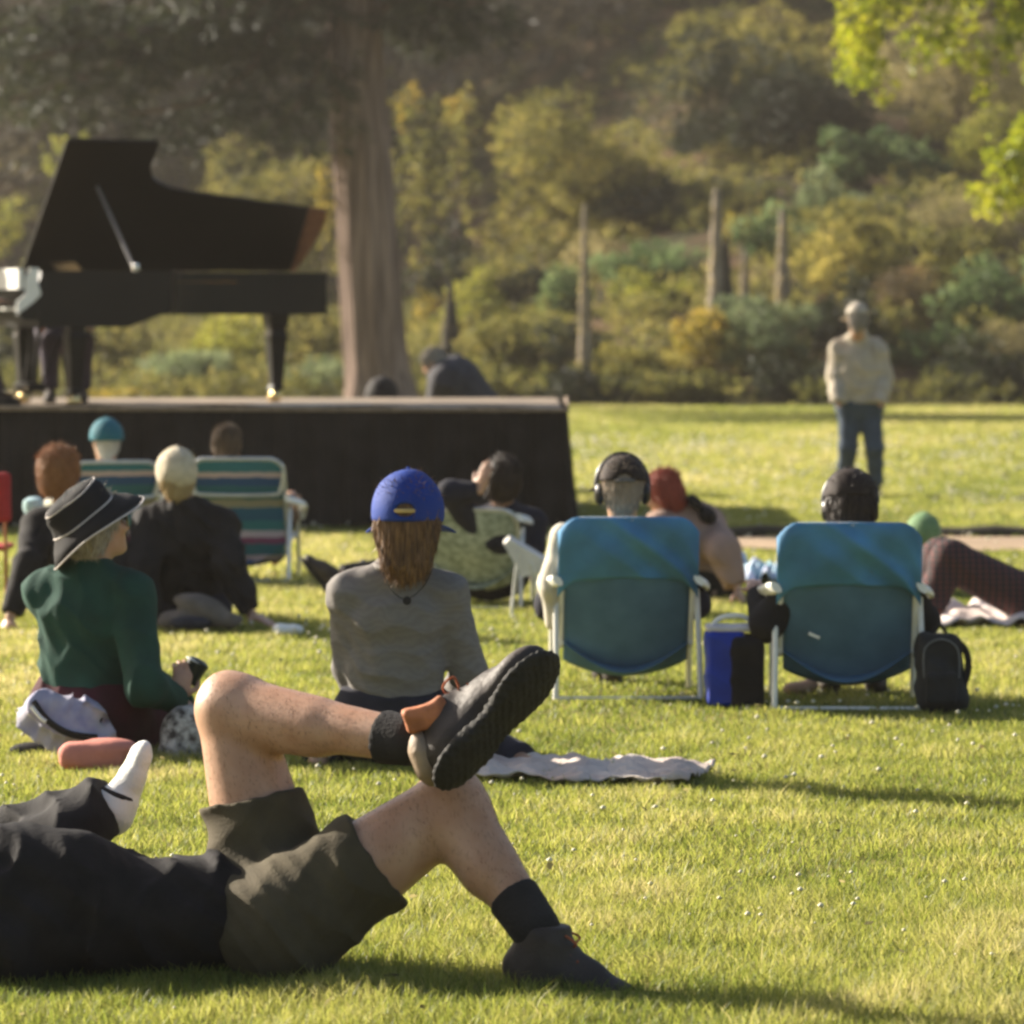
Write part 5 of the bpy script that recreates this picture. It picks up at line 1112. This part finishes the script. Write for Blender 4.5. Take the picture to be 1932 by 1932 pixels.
tag(link('fallen_shoe', sdf_mesh('fallen_shoe', [ell(x_, (.06, .05, .03), k=.02), ell(x_+V(.06, .03, .01), (.04, .06, .03), k=.02)], .008), mat('tan_leather', (.42, .27, .19), .8, var=.2, bump=.2)), 'small tan shoe lying on the grass under the right teal chair', 'shoe')

# ------------------------------------------------------------------ row in front of the stage
N5 = Fig('person in a pale knit beanie and black jacket leaning back on both hands', P(352, 1142, 23.9), P(350, 962, 23.75), P(333, 900, 23.75), (-.2, 1, .05), fwd=(0, 1, 0), sh=(1, 0, 0),
         wr=P(474, 1160, 23.6), er=P(435, 1070, 23.6), wl=P(285, 1165, 23.55), el=P(265, 1075, 23.6), ar=P(390, 1125, 24.7), al=P(330, 1125, 24.7), size=1.12, vox=.011, handspec={'r': dict(d=(.6, -.5, -.2), n=(0, 0, -1), curl=.1)})
N5.body(); N5.shirt(black_cl, o=.045, low=-.05, dsp=dsum(folds((.2, 0, 1), 26, .010, 3), folds((1, 0, 0), 50, .005, 4)), name='jacket'); N5.trousers(navy, o=.02)
N5.hair(mat('blonde_hair', (.45, .33, .16), .7, var=.2, vscale=30, bump=.6), o=.004, long=.03)
N5.cap_hat(mat('pale_beanie', (.52, .45, .33), .9, var=.12, vscale=30, bump=.5, bscale=90), hole=False, brim=False, o=.018, name='beanie', low=.07)
N4 = Fig('person with reddish brown hair and a dark jacket mostly hidden behind the bucket hat', P(160, 1150, 23.9), P(135, 965, 23.8), P(112, 893, 23.8), (.3, 1, 0), fwd=(.1, 1, 0), sh=(1, 0, 0),
         wr=P(230, 1150, 23.5), wl=P(20, 1163, 23.5), el=P(55, 1065, 23.6), er=P(220, 1070, 23.6), ar=P(170, 1125, 24.7), al=P(120, 1125, 24.7), size=1.12, vox=.012)
N4.body(); N4.shirt(black_cl, o=.035, low=-.05, dsp=folds((.2, 0, 1), 26, .008, 8), name='jacket'); N4.trousers(navy, o=.02)
N4.hair(mat('red_brown_hair', (.30, .13, .05), .6, var=.3, vscale=30, bump=.7), o=.022, seed=6)
N6 = seated(chD, 'person in a teal cap sitting low in the far left striped chair', (-.04, -.06, .86), size=1.0, face=(-.2, 1, 0)); N6.body()
N6.shirt(mat('pale_green_top', (.32, .36, .28), .9, var=.1), o=.02, dsp=folds((0, 0, 1), 30, .004, 4)); N6.trousers(navy, o=.02)
N6.hair(mat('white_hair', (.6, .56, .48), .8, var=.1, vscale=30), o=.002); N6.cap_hat(mat('teal_cap', (.02, .13, .17), .8, var=.15), hole=False, brim=False, low=.01, o=.022)
N7 = seated(chC, 'person with short brown and grey hair sitting in the right striped chair', (-.07, -.07, .845), size=1.0, face=(.2, 1, 0)); N7.body()
N7.shirt(mat('brown_top', (.13, .08, .05), .9, var=.1), o=.02, dsp=folds((0, 0, 1), 30, .004, 4)); N7.trousers(navy, o=.02)
N7.hair(mat('sandy_hair', (.20, .13, .075), .7, col2=(.05, .035, .028), vscale=16, bump=.6), o=.010)
N9 = Fig('person in navy with one arm bent behind the head in the lawn chair', P(925, 1080, 25.5), P(955, 968, 25.25), P(945, 905, 25.2), (-.35, .9, .1), up=(.15, 0, 1), fwd=(-.3, 1, 0), sh=(.95, .25, 0),
         wl=P(905, 925, 25.05), el=P(850, 930, 25.1), wr=P(1000, 1070, 25.7), er=P(1005, 1030, 25.3), kr=P(840, 1065, 25.9), ar=P(740, 1095, 25.95), kl=P(800, 1070, 25.8), al=P(640, 1088, 25.6), size=1.05, vox=.010,
         handspec={'l': dict(d=(.25, -.1, .9), n=(.5, .8, 0), curl=.3)})
N9.body(); N9.shirt(navy, o=.026, dsp=folds((0, 0, 1), 34, .005, 4), name='top'); N9.trousers(black_cl, o=.02)
N9.hair(mat('dark_brown_hair', (.03, .018, .012), .5), o=.018, long=.02)
for nm, S9 in (('l', 1.15), ('r', 1.1)): N9.shoe(nm, boot, sole_m, (-.62, -.1, .75), (.75, 0, .6), heel_h=.05, S=S9)
N11 = Fig('person with red hair and tan shirt hunched beyond the left teal chair', P(1325, 1090, 26.0), P(1285, 972, 25.9), P(1252, 932, 25.85), (-.75, .5, -.25), up=(-.3, 0, .9), fwd=(-.6, .75, 0), sh=(.7, .62, 0),
          wr=P(1390, 1108, 25.6), er=P(1365, 1040, 25.65), wl=P(1250, 1080, 26.4), ar=P(1200, 1110, 26.8), al=P(1150, 1115, 26.6), size=1.1, vox=.011)
N11.body(); N11.shirt(mat('tan_shirt', (.30, .20, .155), .9, var=.08, bump=.2), o=.05, low=.0, dsp=folds((.5, 0, 1), 24, .007, 4)); N11.trousers(black_cl, o=.03)
N11.hair(mat('ginger_hair', (.30, .06, .035), .6, var=.3, vscale=30, bump=.7), o=.012, long=.02, bun=(.02, -.03, .10))
link('shawl', sdf_mesh('shawl', [ell(P(1312, 948, 25.78), (.06, .06, .035), Matrix.Rotation(.75, 3, 'Y'), .02), ell(P(1335, 972, 25.8), (.06, .07, .05), Matrix.Rotation(.9, 3, 'Y'), .02)], .010, disp=folds((1, 0, 0), 40, .004, 1)), black_cl, N11.root)
plaid = bpy.data.materials.new('dark_plaid'); plaid.use_nodes = True; t = plaid.node_tree; b = t.nodes['Principled BSDF']; b.inputs['Roughness'].default_value = .9
tc = t.nodes.new('ShaderNodeTexCoord'); ad = None
outs = []
for ax_, sc_ in (('X', 9.0), ('Z', 11.0)):
    wv = t.nodes.new('ShaderNodeTexWave'); wv.bands_direction = ax_; wv.inputs['Scale'].default_value = sc_; wv.inputs['Distortion'].default_value = .4; t.links.new(tc.outputs['Object'], wv.inputs['Vector'])
    r = t.nodes.new('ShaderNodeValToRGB'); r.color_ramp.elements[0].position = .8; r.color_ramp.elements[0].color = (.014, .010, .011, 1); r.color_ramp.elements[1].position = .95; r.color_ramp.elements[1].color = (.09, .022, .02, 1); t.links.new(wv.outputs['Fac'], r.inputs[0]); outs.append(r)
mx = t.nodes.new('ShaderNodeMix'); mx.data_type = 'RGBA'; mx.blend_type = 'ADD'; mx.inputs['Factor'].default_value = .7; t.links.new(outs[0].outputs[0], mx.inputs[6]); t.links.new(outs[1].outputs[0], mx.inputs[7]); t.links.new(mx.outputs[2], b.inputs['Base Color'])
N13 = Fig('person in dark plaid trousers lying with knees raised at the right edge', P(1960, 1140, 23.9), P(2150, 1140, 23.9), P(2225, 1140, 23.9), (0, 0, 1), up=(1, 0, 0), fwd=(0, 0, 1), sh=(0, 1, 0),
          wr=P(2060, 1150, 24.3), wl=P(2060, 1150, 23.5), kl=P(1792, 1055, 23.8), al=P(1752, 1150, 23.75), kr=P(1775, 1052, 24.15), ar=P(1740, 1150, 24.1), size=1.08, vox=.012)
N13.body(); N13.trousers(plaid, o=.035, dsp=folds((.6, 0, .8), 30, .006, 7)); N13.shirt(cream, o=.03)
for nm in 'lr': N13.shoe(nm, mat('coral_shoe', (.5, .16, .10), .7, var=.1), arm_w, (-1, 0, 0), (0, 0, 1))
cloth('blanket', 'pale fringed blanket lying under the plaid trousers at the right edge', 'blanket', [(1730, 1190), (2080, 1188), (2080, 1150), (1745, 1158)], mat('pale_blanket', (.62, .52, .48), .95, var=.12, vscale=9, bump=.5), .022, .05, seed=8)
cloth('blanket', 'pale blue and lavender blanket on the grass between the teal chairs and the path', 'blanket', [(1385, 1122), (1500, 1118), (1490, 1080), (1400, 1078)], mat('lavender_blanket', (.42, .43, .55), .95, col2=(.25, .42, .48), vscale=5, bump=.4), .03, .07, seed=9)
N14 = Fig('person in a green cap lying back behind the raised plaid knee', P(1700, 1108, 26.8), P(1735, 1040, 26.4), P(1738, 1008, 26.35), (-.3, .6, .5), up=(.2, -.4, .8), fwd=(-.3, .9, .3), sh=(1, .2, 0), wr=P(1760, 1105, 26.2), wl=P(1690, 1105, 26.2), ar=P(1650, 1100, 27.8), al=P(1630, 1100, 27.8), size=1.0, vox=.013)
N14.body(); N14.shirt(mat('pale_green_top', (.32, .36, .28), .9), o=.02); N14.trousers(navy, o=.02); N14.hair(mat('white_hair', (.6, .56, .48), .8), o=.004); N14.cap_hat(mat('green_cap', (.14, .24, .11), .8, var=.15), hole=False, low=.02, dirf=-1)

# standing man
N = Fig('standing grey haired person in a beige jacket and blue jeans', P(1622, 765, 40.5), P(1620, 645, 40.5), P(1617, 603, 40.3), (-.1, 1, -.15), up=(0, .3, 1), fwd=(0, 1, 0), sh=(1, 0, 0),
        hs=1.08, wr=P(1662, 764, 40.3), er=P(1668, 712, 40.5), wl=P(1582, 764, 40.3), el=P(1577, 712, 40.5), hands=False, kr=P(1650, 845, 40.4), ar=P(1653, 920, 40.5), kl=P(1600, 845, 40.45), al=P(1590, 922, 40.6), size=1.0, vox=.012)
N.body(); N.shirt(mat('beige_jacket', (.40, .345, .265), .9, var=.1, bump=.2), o=.048, low=-.02, dsp=dsum(folds((.3, 0, 1), 22, .012, 2), folds((1, 0, 0), 30, .008, 3)), name='jacket', subs=(), clips=((P(1622, 760, 40.5), V(0, 0, -1)),), extra=[cap(P(1620, 655, 40.5), P(1618, 617, 40.4), .11, .080, fb=1, k=.05), cap(P(1622, 700, 40.5), P(1624, 775, 40.5), .165, .152, (1, 0, 0), 1.25, fb=1, k=.05)]); N.trousers(mat('blue_jeans', (.045, .065, .095), .9, var=.15, bump=.2), o=.024, dsp=folds((0, 0, 1), 30, .005, 1))
N.hair(mat('silver_hair', (.30, .27, .23), .8, var=.2, vscale=30, bump=.6), o=.010)
N.cap_hat(mat('pale_tan_cap', (.42, .37, .30), .85, var=.15), hole=False, low=-.02, o=.018)
for nm in 'lr': N.shoe(nm, boot, sole_m, (0, 1, 0), (0, 0, 1))
# people behind the stage
N15 = Fig('person in a dark grey jacket with grey hair bending forward behind the stage', P(892, 765, 42.0), P(845, 704, 42.0), P(818, 686, 41.9), (-.8, .2, -.5), up=(-.5, 0, .8), fwd=(-.6, .3, -.7), sh=(.3, .95, 0), wr=P(820, 790, 41.8), wl=P(815, 790, 42.2), ar=P(905, 905, 42), al=P(890, 905, 42.2), size=1.15, vox=.013)
N15.body(); N15.shirt(mat('dark_grey_jacket', (.035, .034, .042), .8, var=.2, bump=.2), o=.12, low=-.1, dsp=folds((1, 0, 1), 24, .008, 2), name='jacket'); N15.trousers(black_cl, o=.02); N15.hair(mat('silver_hair', (.30, .27, .23), .8), o=.008)
for nm in 'lr': N15.shoe(nm, boot, sole_m, (-1, 0, 0), (0, 0, 1))
N16 = Fig('person in a black cap whose head just shows behind the stage', P(720, 925, 41.3), P(720, 800, 41.3), P(720, 757, 41.3), (0, -1, 0), hs=1.35, fwd=(0, -1, 0), sh=(-1, 0, 0), wr=P(690, 900, 41), wl=P(750, 900, 41), ar=P(700, 925, 40.5), al=P(745, 925, 40.5), size=1.15, vox=.014)
N16.body(); N16.shirt(black_cl, o=.03); N16.trousers(black_cl, o=.02); N16.hair(mat('dark_brown_hair', (.03, .018, .012), .5), o=.022, long=.03); N16.cap_hat(mat('black_cap', (.012, .009, .009), .8), hole=False, low=.01, o=.03)
# pianist
pz = DK
q = lambda s_, t_, z: pp(s_, t_, z)
N17 = Fig('pianist in dark clothes seated at the keyboard, mostly hidden by the piano', q(-.62, 1.0, .55), q(-.58, 1.0, 1.05), q(-.52, 1.0, 1.25), PA, fwd=PA, sh=-PB, wr=q(-.14, .75, .80), wl=q(-.14, 1.25, .80), ar=q(-.1, .75, .072), al=q(-.1, 1.2, .072), size=1.0, vox=.014)
N17.body(); N17.shirt(navy, o=.02); N17.trousers(mat('aubergine', (.04, .028, .045), .8, var=.15), o=.02); N17.hair(mat('dark_brown_hair', (.03, .018, .012), .5), o=.012)
for nm in 'lr': N17.shoe(nm, boot, sole_m, PA, (0, 0, 1))
bn = empty('piano_bench', q(-.65, 1.0, 0), 'black padded bench under the pianist', 'bench')
MB().box(q(-.65, 1.0, .42), (.36, .7, .08), Matrix(((PA.x, PB.x, 0), (PA.y, PB.y, 0), (0, 0, 1))), .02).build('seat', lacquer, bn)
for a in (-.78, -.52):
    for c_ in (.7, 1.3): MB().tube([q(a, c_, .38), q(a, c_, -.022)], .022, 8).build('leg', lacquer, bn)
N18 = Fig('page turner in dark trousers sitting beyond the piano with one hand on the knee', q(.75, 2.0, .50), q(.8, 2.0, 1.02), q(.82, 1.98, 1.22), (-.2, -1, 0), fwd=(-.1, -1, 0), sh=(-1, .1, 0), wr=q(.55, 1.6, .62), wl=q(.95, 1.65, .62), ar=q(.62, 1.55, .072), al=q(.9, 1.55, .072), size=1.0, vox=.014)
N18.body(); N18.shirt(navy, o=.02); N18.trousers(mat('aubergine', (.04, .028, .045), .8), o=.02); N18.hair(mat('dark_brown_hair', (.03, .018, .012), .5), o=.012)
for nm in 'lr': N18.shoe(nm, boot, sole_m, (0, -1, 0), (0, 0, 1))
st = empty('stool', q(.78, 2.05, 0), 'round black stool under the page turner', 'stool')
MB().lathe(q(.78, 2.05, .36), [(.15, 0), (.18, .01), (.18, .05), (.1, .06)], 20).build('seat', lacquer, st)
for a in range(4): MB().tube([q(.78, 2.05, .37)+V(math.cos(a*1.57)*.12, math.sin(a*1.57)*.12, 0), q(.78, 2.05, -.022)+V(math.cos(a*1.57)*.17, math.sin(a*1.57)*.17, 0)], .015, 6).build('leg', lacquer, st)
# cable and boxes at the back of the deck
MBc = MB(); g = np.random.default_rng(3); pts = [P(430+i*16, 760+g.normal()*1.5, 35.6) for i in range(18)]
for p in pts: p.z = DK+.012
MBc.tube(arc(pts, 3), .010, 5); tag(MBc.build('cable', mat('white_cable', (.6, .56, .5), .6, var=.1)), 'pale cable running along the deck near the tail leg of the piano', 'cable')

# ------------------------------------------------------------------ small things
x_ = P(8, 945, 24.5); rc = empty('folding_chair', (x_.x-.15, x_.y, 0), 'red folding chair cut off by the left edge beside the dark sleeve', 'chair')
link('backrest', sdf_mesh('backrest', [rbox(x_+V(-.19, 0, .02), (.23, .03, .14), rad=.03)], .012, disp=folds((1, 0, 0), 20, .006, 1)), mat('red_canvas', (.33, .018, .02), .7, var=.15, bump=.2), rc)
for dx in (-.38, .0): MB().tube([x_+V(dx, .02, .12), x_+V(dx+.01, .0, -.45), V(x_.x+dx+.015, x_.y, .0)], .011, 6).build('leg', mat('orange_tube', (.45, .16, .06), .5, var=.1), rc)
MB().box(x_+V(-.19, .2, -.26), (.4, .4, .025), None, .01).build('seat', mat('red_canvas', (.33, .018, .02), .7), rc)
x_ = P(66, 965, 24.2); bt = empty('water_bottle', (x_.x, x_.y, x_.z-.1), 'pale blue bottle sticking up left of the bucket hat', 'bottle')
MB().lathe(x_+V(.015, 0, -.17), [(.02, 0), (.035, .01), (.035, .12), (.045, .15), (.058, .20), (.05, .235), (.02, .25)], 18, (-.12, 0, 1)).build('body', mat('pale_blue', (.45, .62, .64), .35, var=.05), bt)
x_ = G(545, 1203); x_.z = .04
tag(link('paper_cup', sdf_mesh('paper_cup', [cap(x_+V(-.05, 0, 0), x_+V(.05, .01, .0), .035, .028, k=.01)], .007, disp=folds((1, 0, 0), 60, .003, 2)), mat('white_paper', (.85, .82, .78), .6, var=.03)), 'small crumpled white paper cup lying alone on the grass', 'cup')
gm_ = mat('grey_suede', (.12, .10, .085), .9, var=.2, bump=.3)
x_ = G(375, 1195); x_.z = .07; sbg = empty('day_pack', (x_.x, x_.y, 0), 'slumped grey brown day pack on the grass behind the beanie person', 'bag')
link('pack', sdf_mesh('pack', [ell(x_+V(.02, 0, .06), (.16, .1, .07), Matrix.Rotation(.35, 3, 'Y'), .04), ell(x_+V(.14, -.03, -.0), (.1, .08, .05), k=.03), ell(x_+V(-.1, 0, 0), (.11, .09, .06), k=.03)], .010, disp=folds((1, 0, 1), 34, .009, 6)), gm_, sbg)
link('pocket', sdf_mesh('pocket', [ell(x_+V(-.04, -.08, -.01), (.11, .05, .04), k=.02)], .010, disp=folds((1, 0, 1), 34, .005, 5)), mat('dark_slate', (.03, .03, .04), .8, var=.2), sbg)
# white sun lounger between the lawn chair and the left teal chair
x_ = P(985, 1100, 24.5); lr = empty('sun_lounger', (x_.x, x_.y, 0), 'low white folding lounger between the lawn chair and the left teal chair', 'lounger')
gz = lambda a, z: V(x_.x+a, x_.y, z)
MB().prism([gz(-.10, .40), gz(-.07, .43), gz(.13, .31), gz(.30, .27), gz(.30, .24), gz(.13, .26), gz(.0, .22)], V(0, .5, 0)).build('sling', mat('white_sling', (.66, .63, .58), .8, var=.08), lr, smooth=False)
for (a, z, b2) in ((-.02, .36, -.06), (.10, .30, .08), (.28, .27, .30), (.05, .3, .12)):
    for dy in (0, .5): MB().tube([gz(a, z)+V(0, dy, 0), gz(b2, 0)+V(0, dy, 0)], .009, 6).build('leg', alu, lr)

# ------------------------------------------------------------------ grass
def grass():
    g = np.random.default_rng(9); Vs = []; Rs = []
    wv = g.normal(size=(10, 2)); ph = g.uniform(0, 6.28, 10)
    for (y0, y1, dens, h0, h1, wd) in ((9.3, 13, 13000, .024, .056, .0032), (13, 18, 7500, .022, .046, .0042), (18, 27, 3400, .022, .045, .006), (27, 45, 1100, .025, .045, .0105), (45, 80, 300, .025, .05, .02)):
        n = int(dens*.5*(y1*y1-y0*y0)*.27+dens*(y1-y0)*.4); Y = np.sqrt(g.uniform(y0*y0, y1*y1, n)); x = g.uniform(-1, 1, n)*(.135*Y+.2)
        big = sum(np.sin(x*wv[i, 0]*1.1*(1+i*.7)+Y*wv[i, 1]*.7*(1+i*.7)+ph[i])/(1+i*.35) for i in range(10))/3.2
        fine = np.sin(x*9+ph[0]+3*np.sin(Y*2.1))*np.sin(Y*5+ph[1]+2*np.sin(x*4))
        keep = g.uniform(size=n) < .72+.3*fine*.6+.15*big; keep &= ~((x > 1.25) & (np.abs(Y-(pY+.012*(x-2)+.15*np.sin(x*.7))) < .93))
        x, Y, big, fine = x[keep], Y[keep], big[keep], fine[keep]; n = len(x)
        h = g.uniform(h0, h1, n)*(1+.28*big+.2*fine)*np.where(g.uniform(size=n) < .02, 1.5, 1)
        a = g.uniform(0, 6.28, n); ww = wd*g.uniform(.6, 1.3, n); ln = g.normal(0, .5, (n, 2))*h[:, None]
        base = np.stack([x, Y, np.full(n, -.003)], 1); s = np.stack([np.cos(a), np.sin(a), 0*a], 1)*ww[:, None]*.5
        tip = base+np.concatenate([ln, h[:, None]], 1); mid = base+np.concatenate([ln*.32, h[:, None]*.55], 1)
        Vs.append(np.stack([base-s, base+s, mid+s*.9, tip, mid-s*.9], 1).reshape(-1, 3)); Rs.append(np.clip(.5+.42*big+.16*fine+g.normal(0, .17, n), 0, 1))
    v = np.concatenate(Vs); n = len(v)//5; i = np.arange(n)*5
    q_ = np.stack([i, i+1, i+2, i+4], 1); q2 = np.stack([i+4, i+2, i+3], 1)
    me = bpy.data.meshes.new('grass'); me.vertices.add(len(v)); me.vertices.foreach_set('co', v.astype(np.float32).ravel())
    li = np.concatenate([q_.ravel(), q2.ravel()]).astype(np.int32); me.loops.add(len(li)); me.loops.foreach_set('vertex_index', li)
    st_ = np.concatenate([np.arange(n)*4, 4*n+np.arange(n)*3]).astype(np.int32); me.polygons.add(2*n); me.polygons.foreach_set('loop_start', st_); me.update(calc_edges=True)
    r = np.concatenate(Rs).astype(np.float32); at = me.attributes.new('rnd', 'FLOAT', 'FACE'); at.data.foreach_set('value', np.concatenate([r, r]))
    m = leaf_mat('grass_blade', [(.07, .10, .022), (.175, .205, .046), (.28, .285, .08), (.43, .385, .18)], .5, .5)
    tag(link('grass', me, m, None, smooth=False), 'mown yellow green lawn grass covering the whole foreground', 'grass', kind='stuff')
    # clover heads
    k = 3200; Y = np.sqrt(g.uniform(9.5**2, 60**2, k)); x = g.uniform(-1, 1, k)*.13*Y; cx = g.integers(0, k//14, k); x = np.where(g.uniform(size=k) < .7, x[cx]+g.normal(0, .25, k), x); Y = np.where(x == x, Y, Y); Y = np.where(g.uniform(size=k) < .7, Y[cx]+g.normal(0, .5, k), Y); sz = (.0035+.00032*Y)*g.uniform(.5, 1.4, k); c = np.stack([x, Y, g.uniform(.03, .055, k)], 1)
    o = [np.array(t_) for t_ in ((1, 0, 0), (0, 1, 0), (-1, 0, 0), (0, -1, 0), (0, 0, .8), (0, 0, -.8))]
    V_ = np.stack([c+t_*sz[:, None] for t_ in o], 1).reshape(-1, 3); i = np.arange(k)*6; F_ = np.concatenate([np.stack([i+a, i+b_, i+e], 1) for a, b_, e in ((0, 1, 4), (1, 2, 4), (2, 3, 4), (3, 0, 4), (1, 0, 5), (2, 1, 5), (3, 2, 5), (0, 3, 5))])
    tag(link('clover_flowers', mesh_np('clover_flowers', V_, F_), mat('clover_white', (.6, .56, .42), .8, var=.1), None), 'tiny whitish clover heads scattered through the lawn', 'flowers', kind='stuff')
grass()
g = np.random.default_rng(17); k = 420; Y = np.sqrt(g.uniform(9.6**2, 30**2, k)); x = g.uniform(-1, 1, k)*.13*Y; c = np.stack([x, Y, g.uniform(.028, .05, k)], 1)
tag(foliage_obj('fallen_leaves', [leaf_quads(c, np.concatenate([g.normal(size=(k, 2)), g.normal(0, .25, (k, 1))], 1), np.array([0, 0, 1.])+g.normal(0, .3, (k, 3)), g.uniform(.02, .045, k), g.uniform(.012, .025, k), g.uniform(0, 1, k))], LM['tan']), 'small dry tan leaves lying scattered on the lawn', 'leaves', kind='stuff')
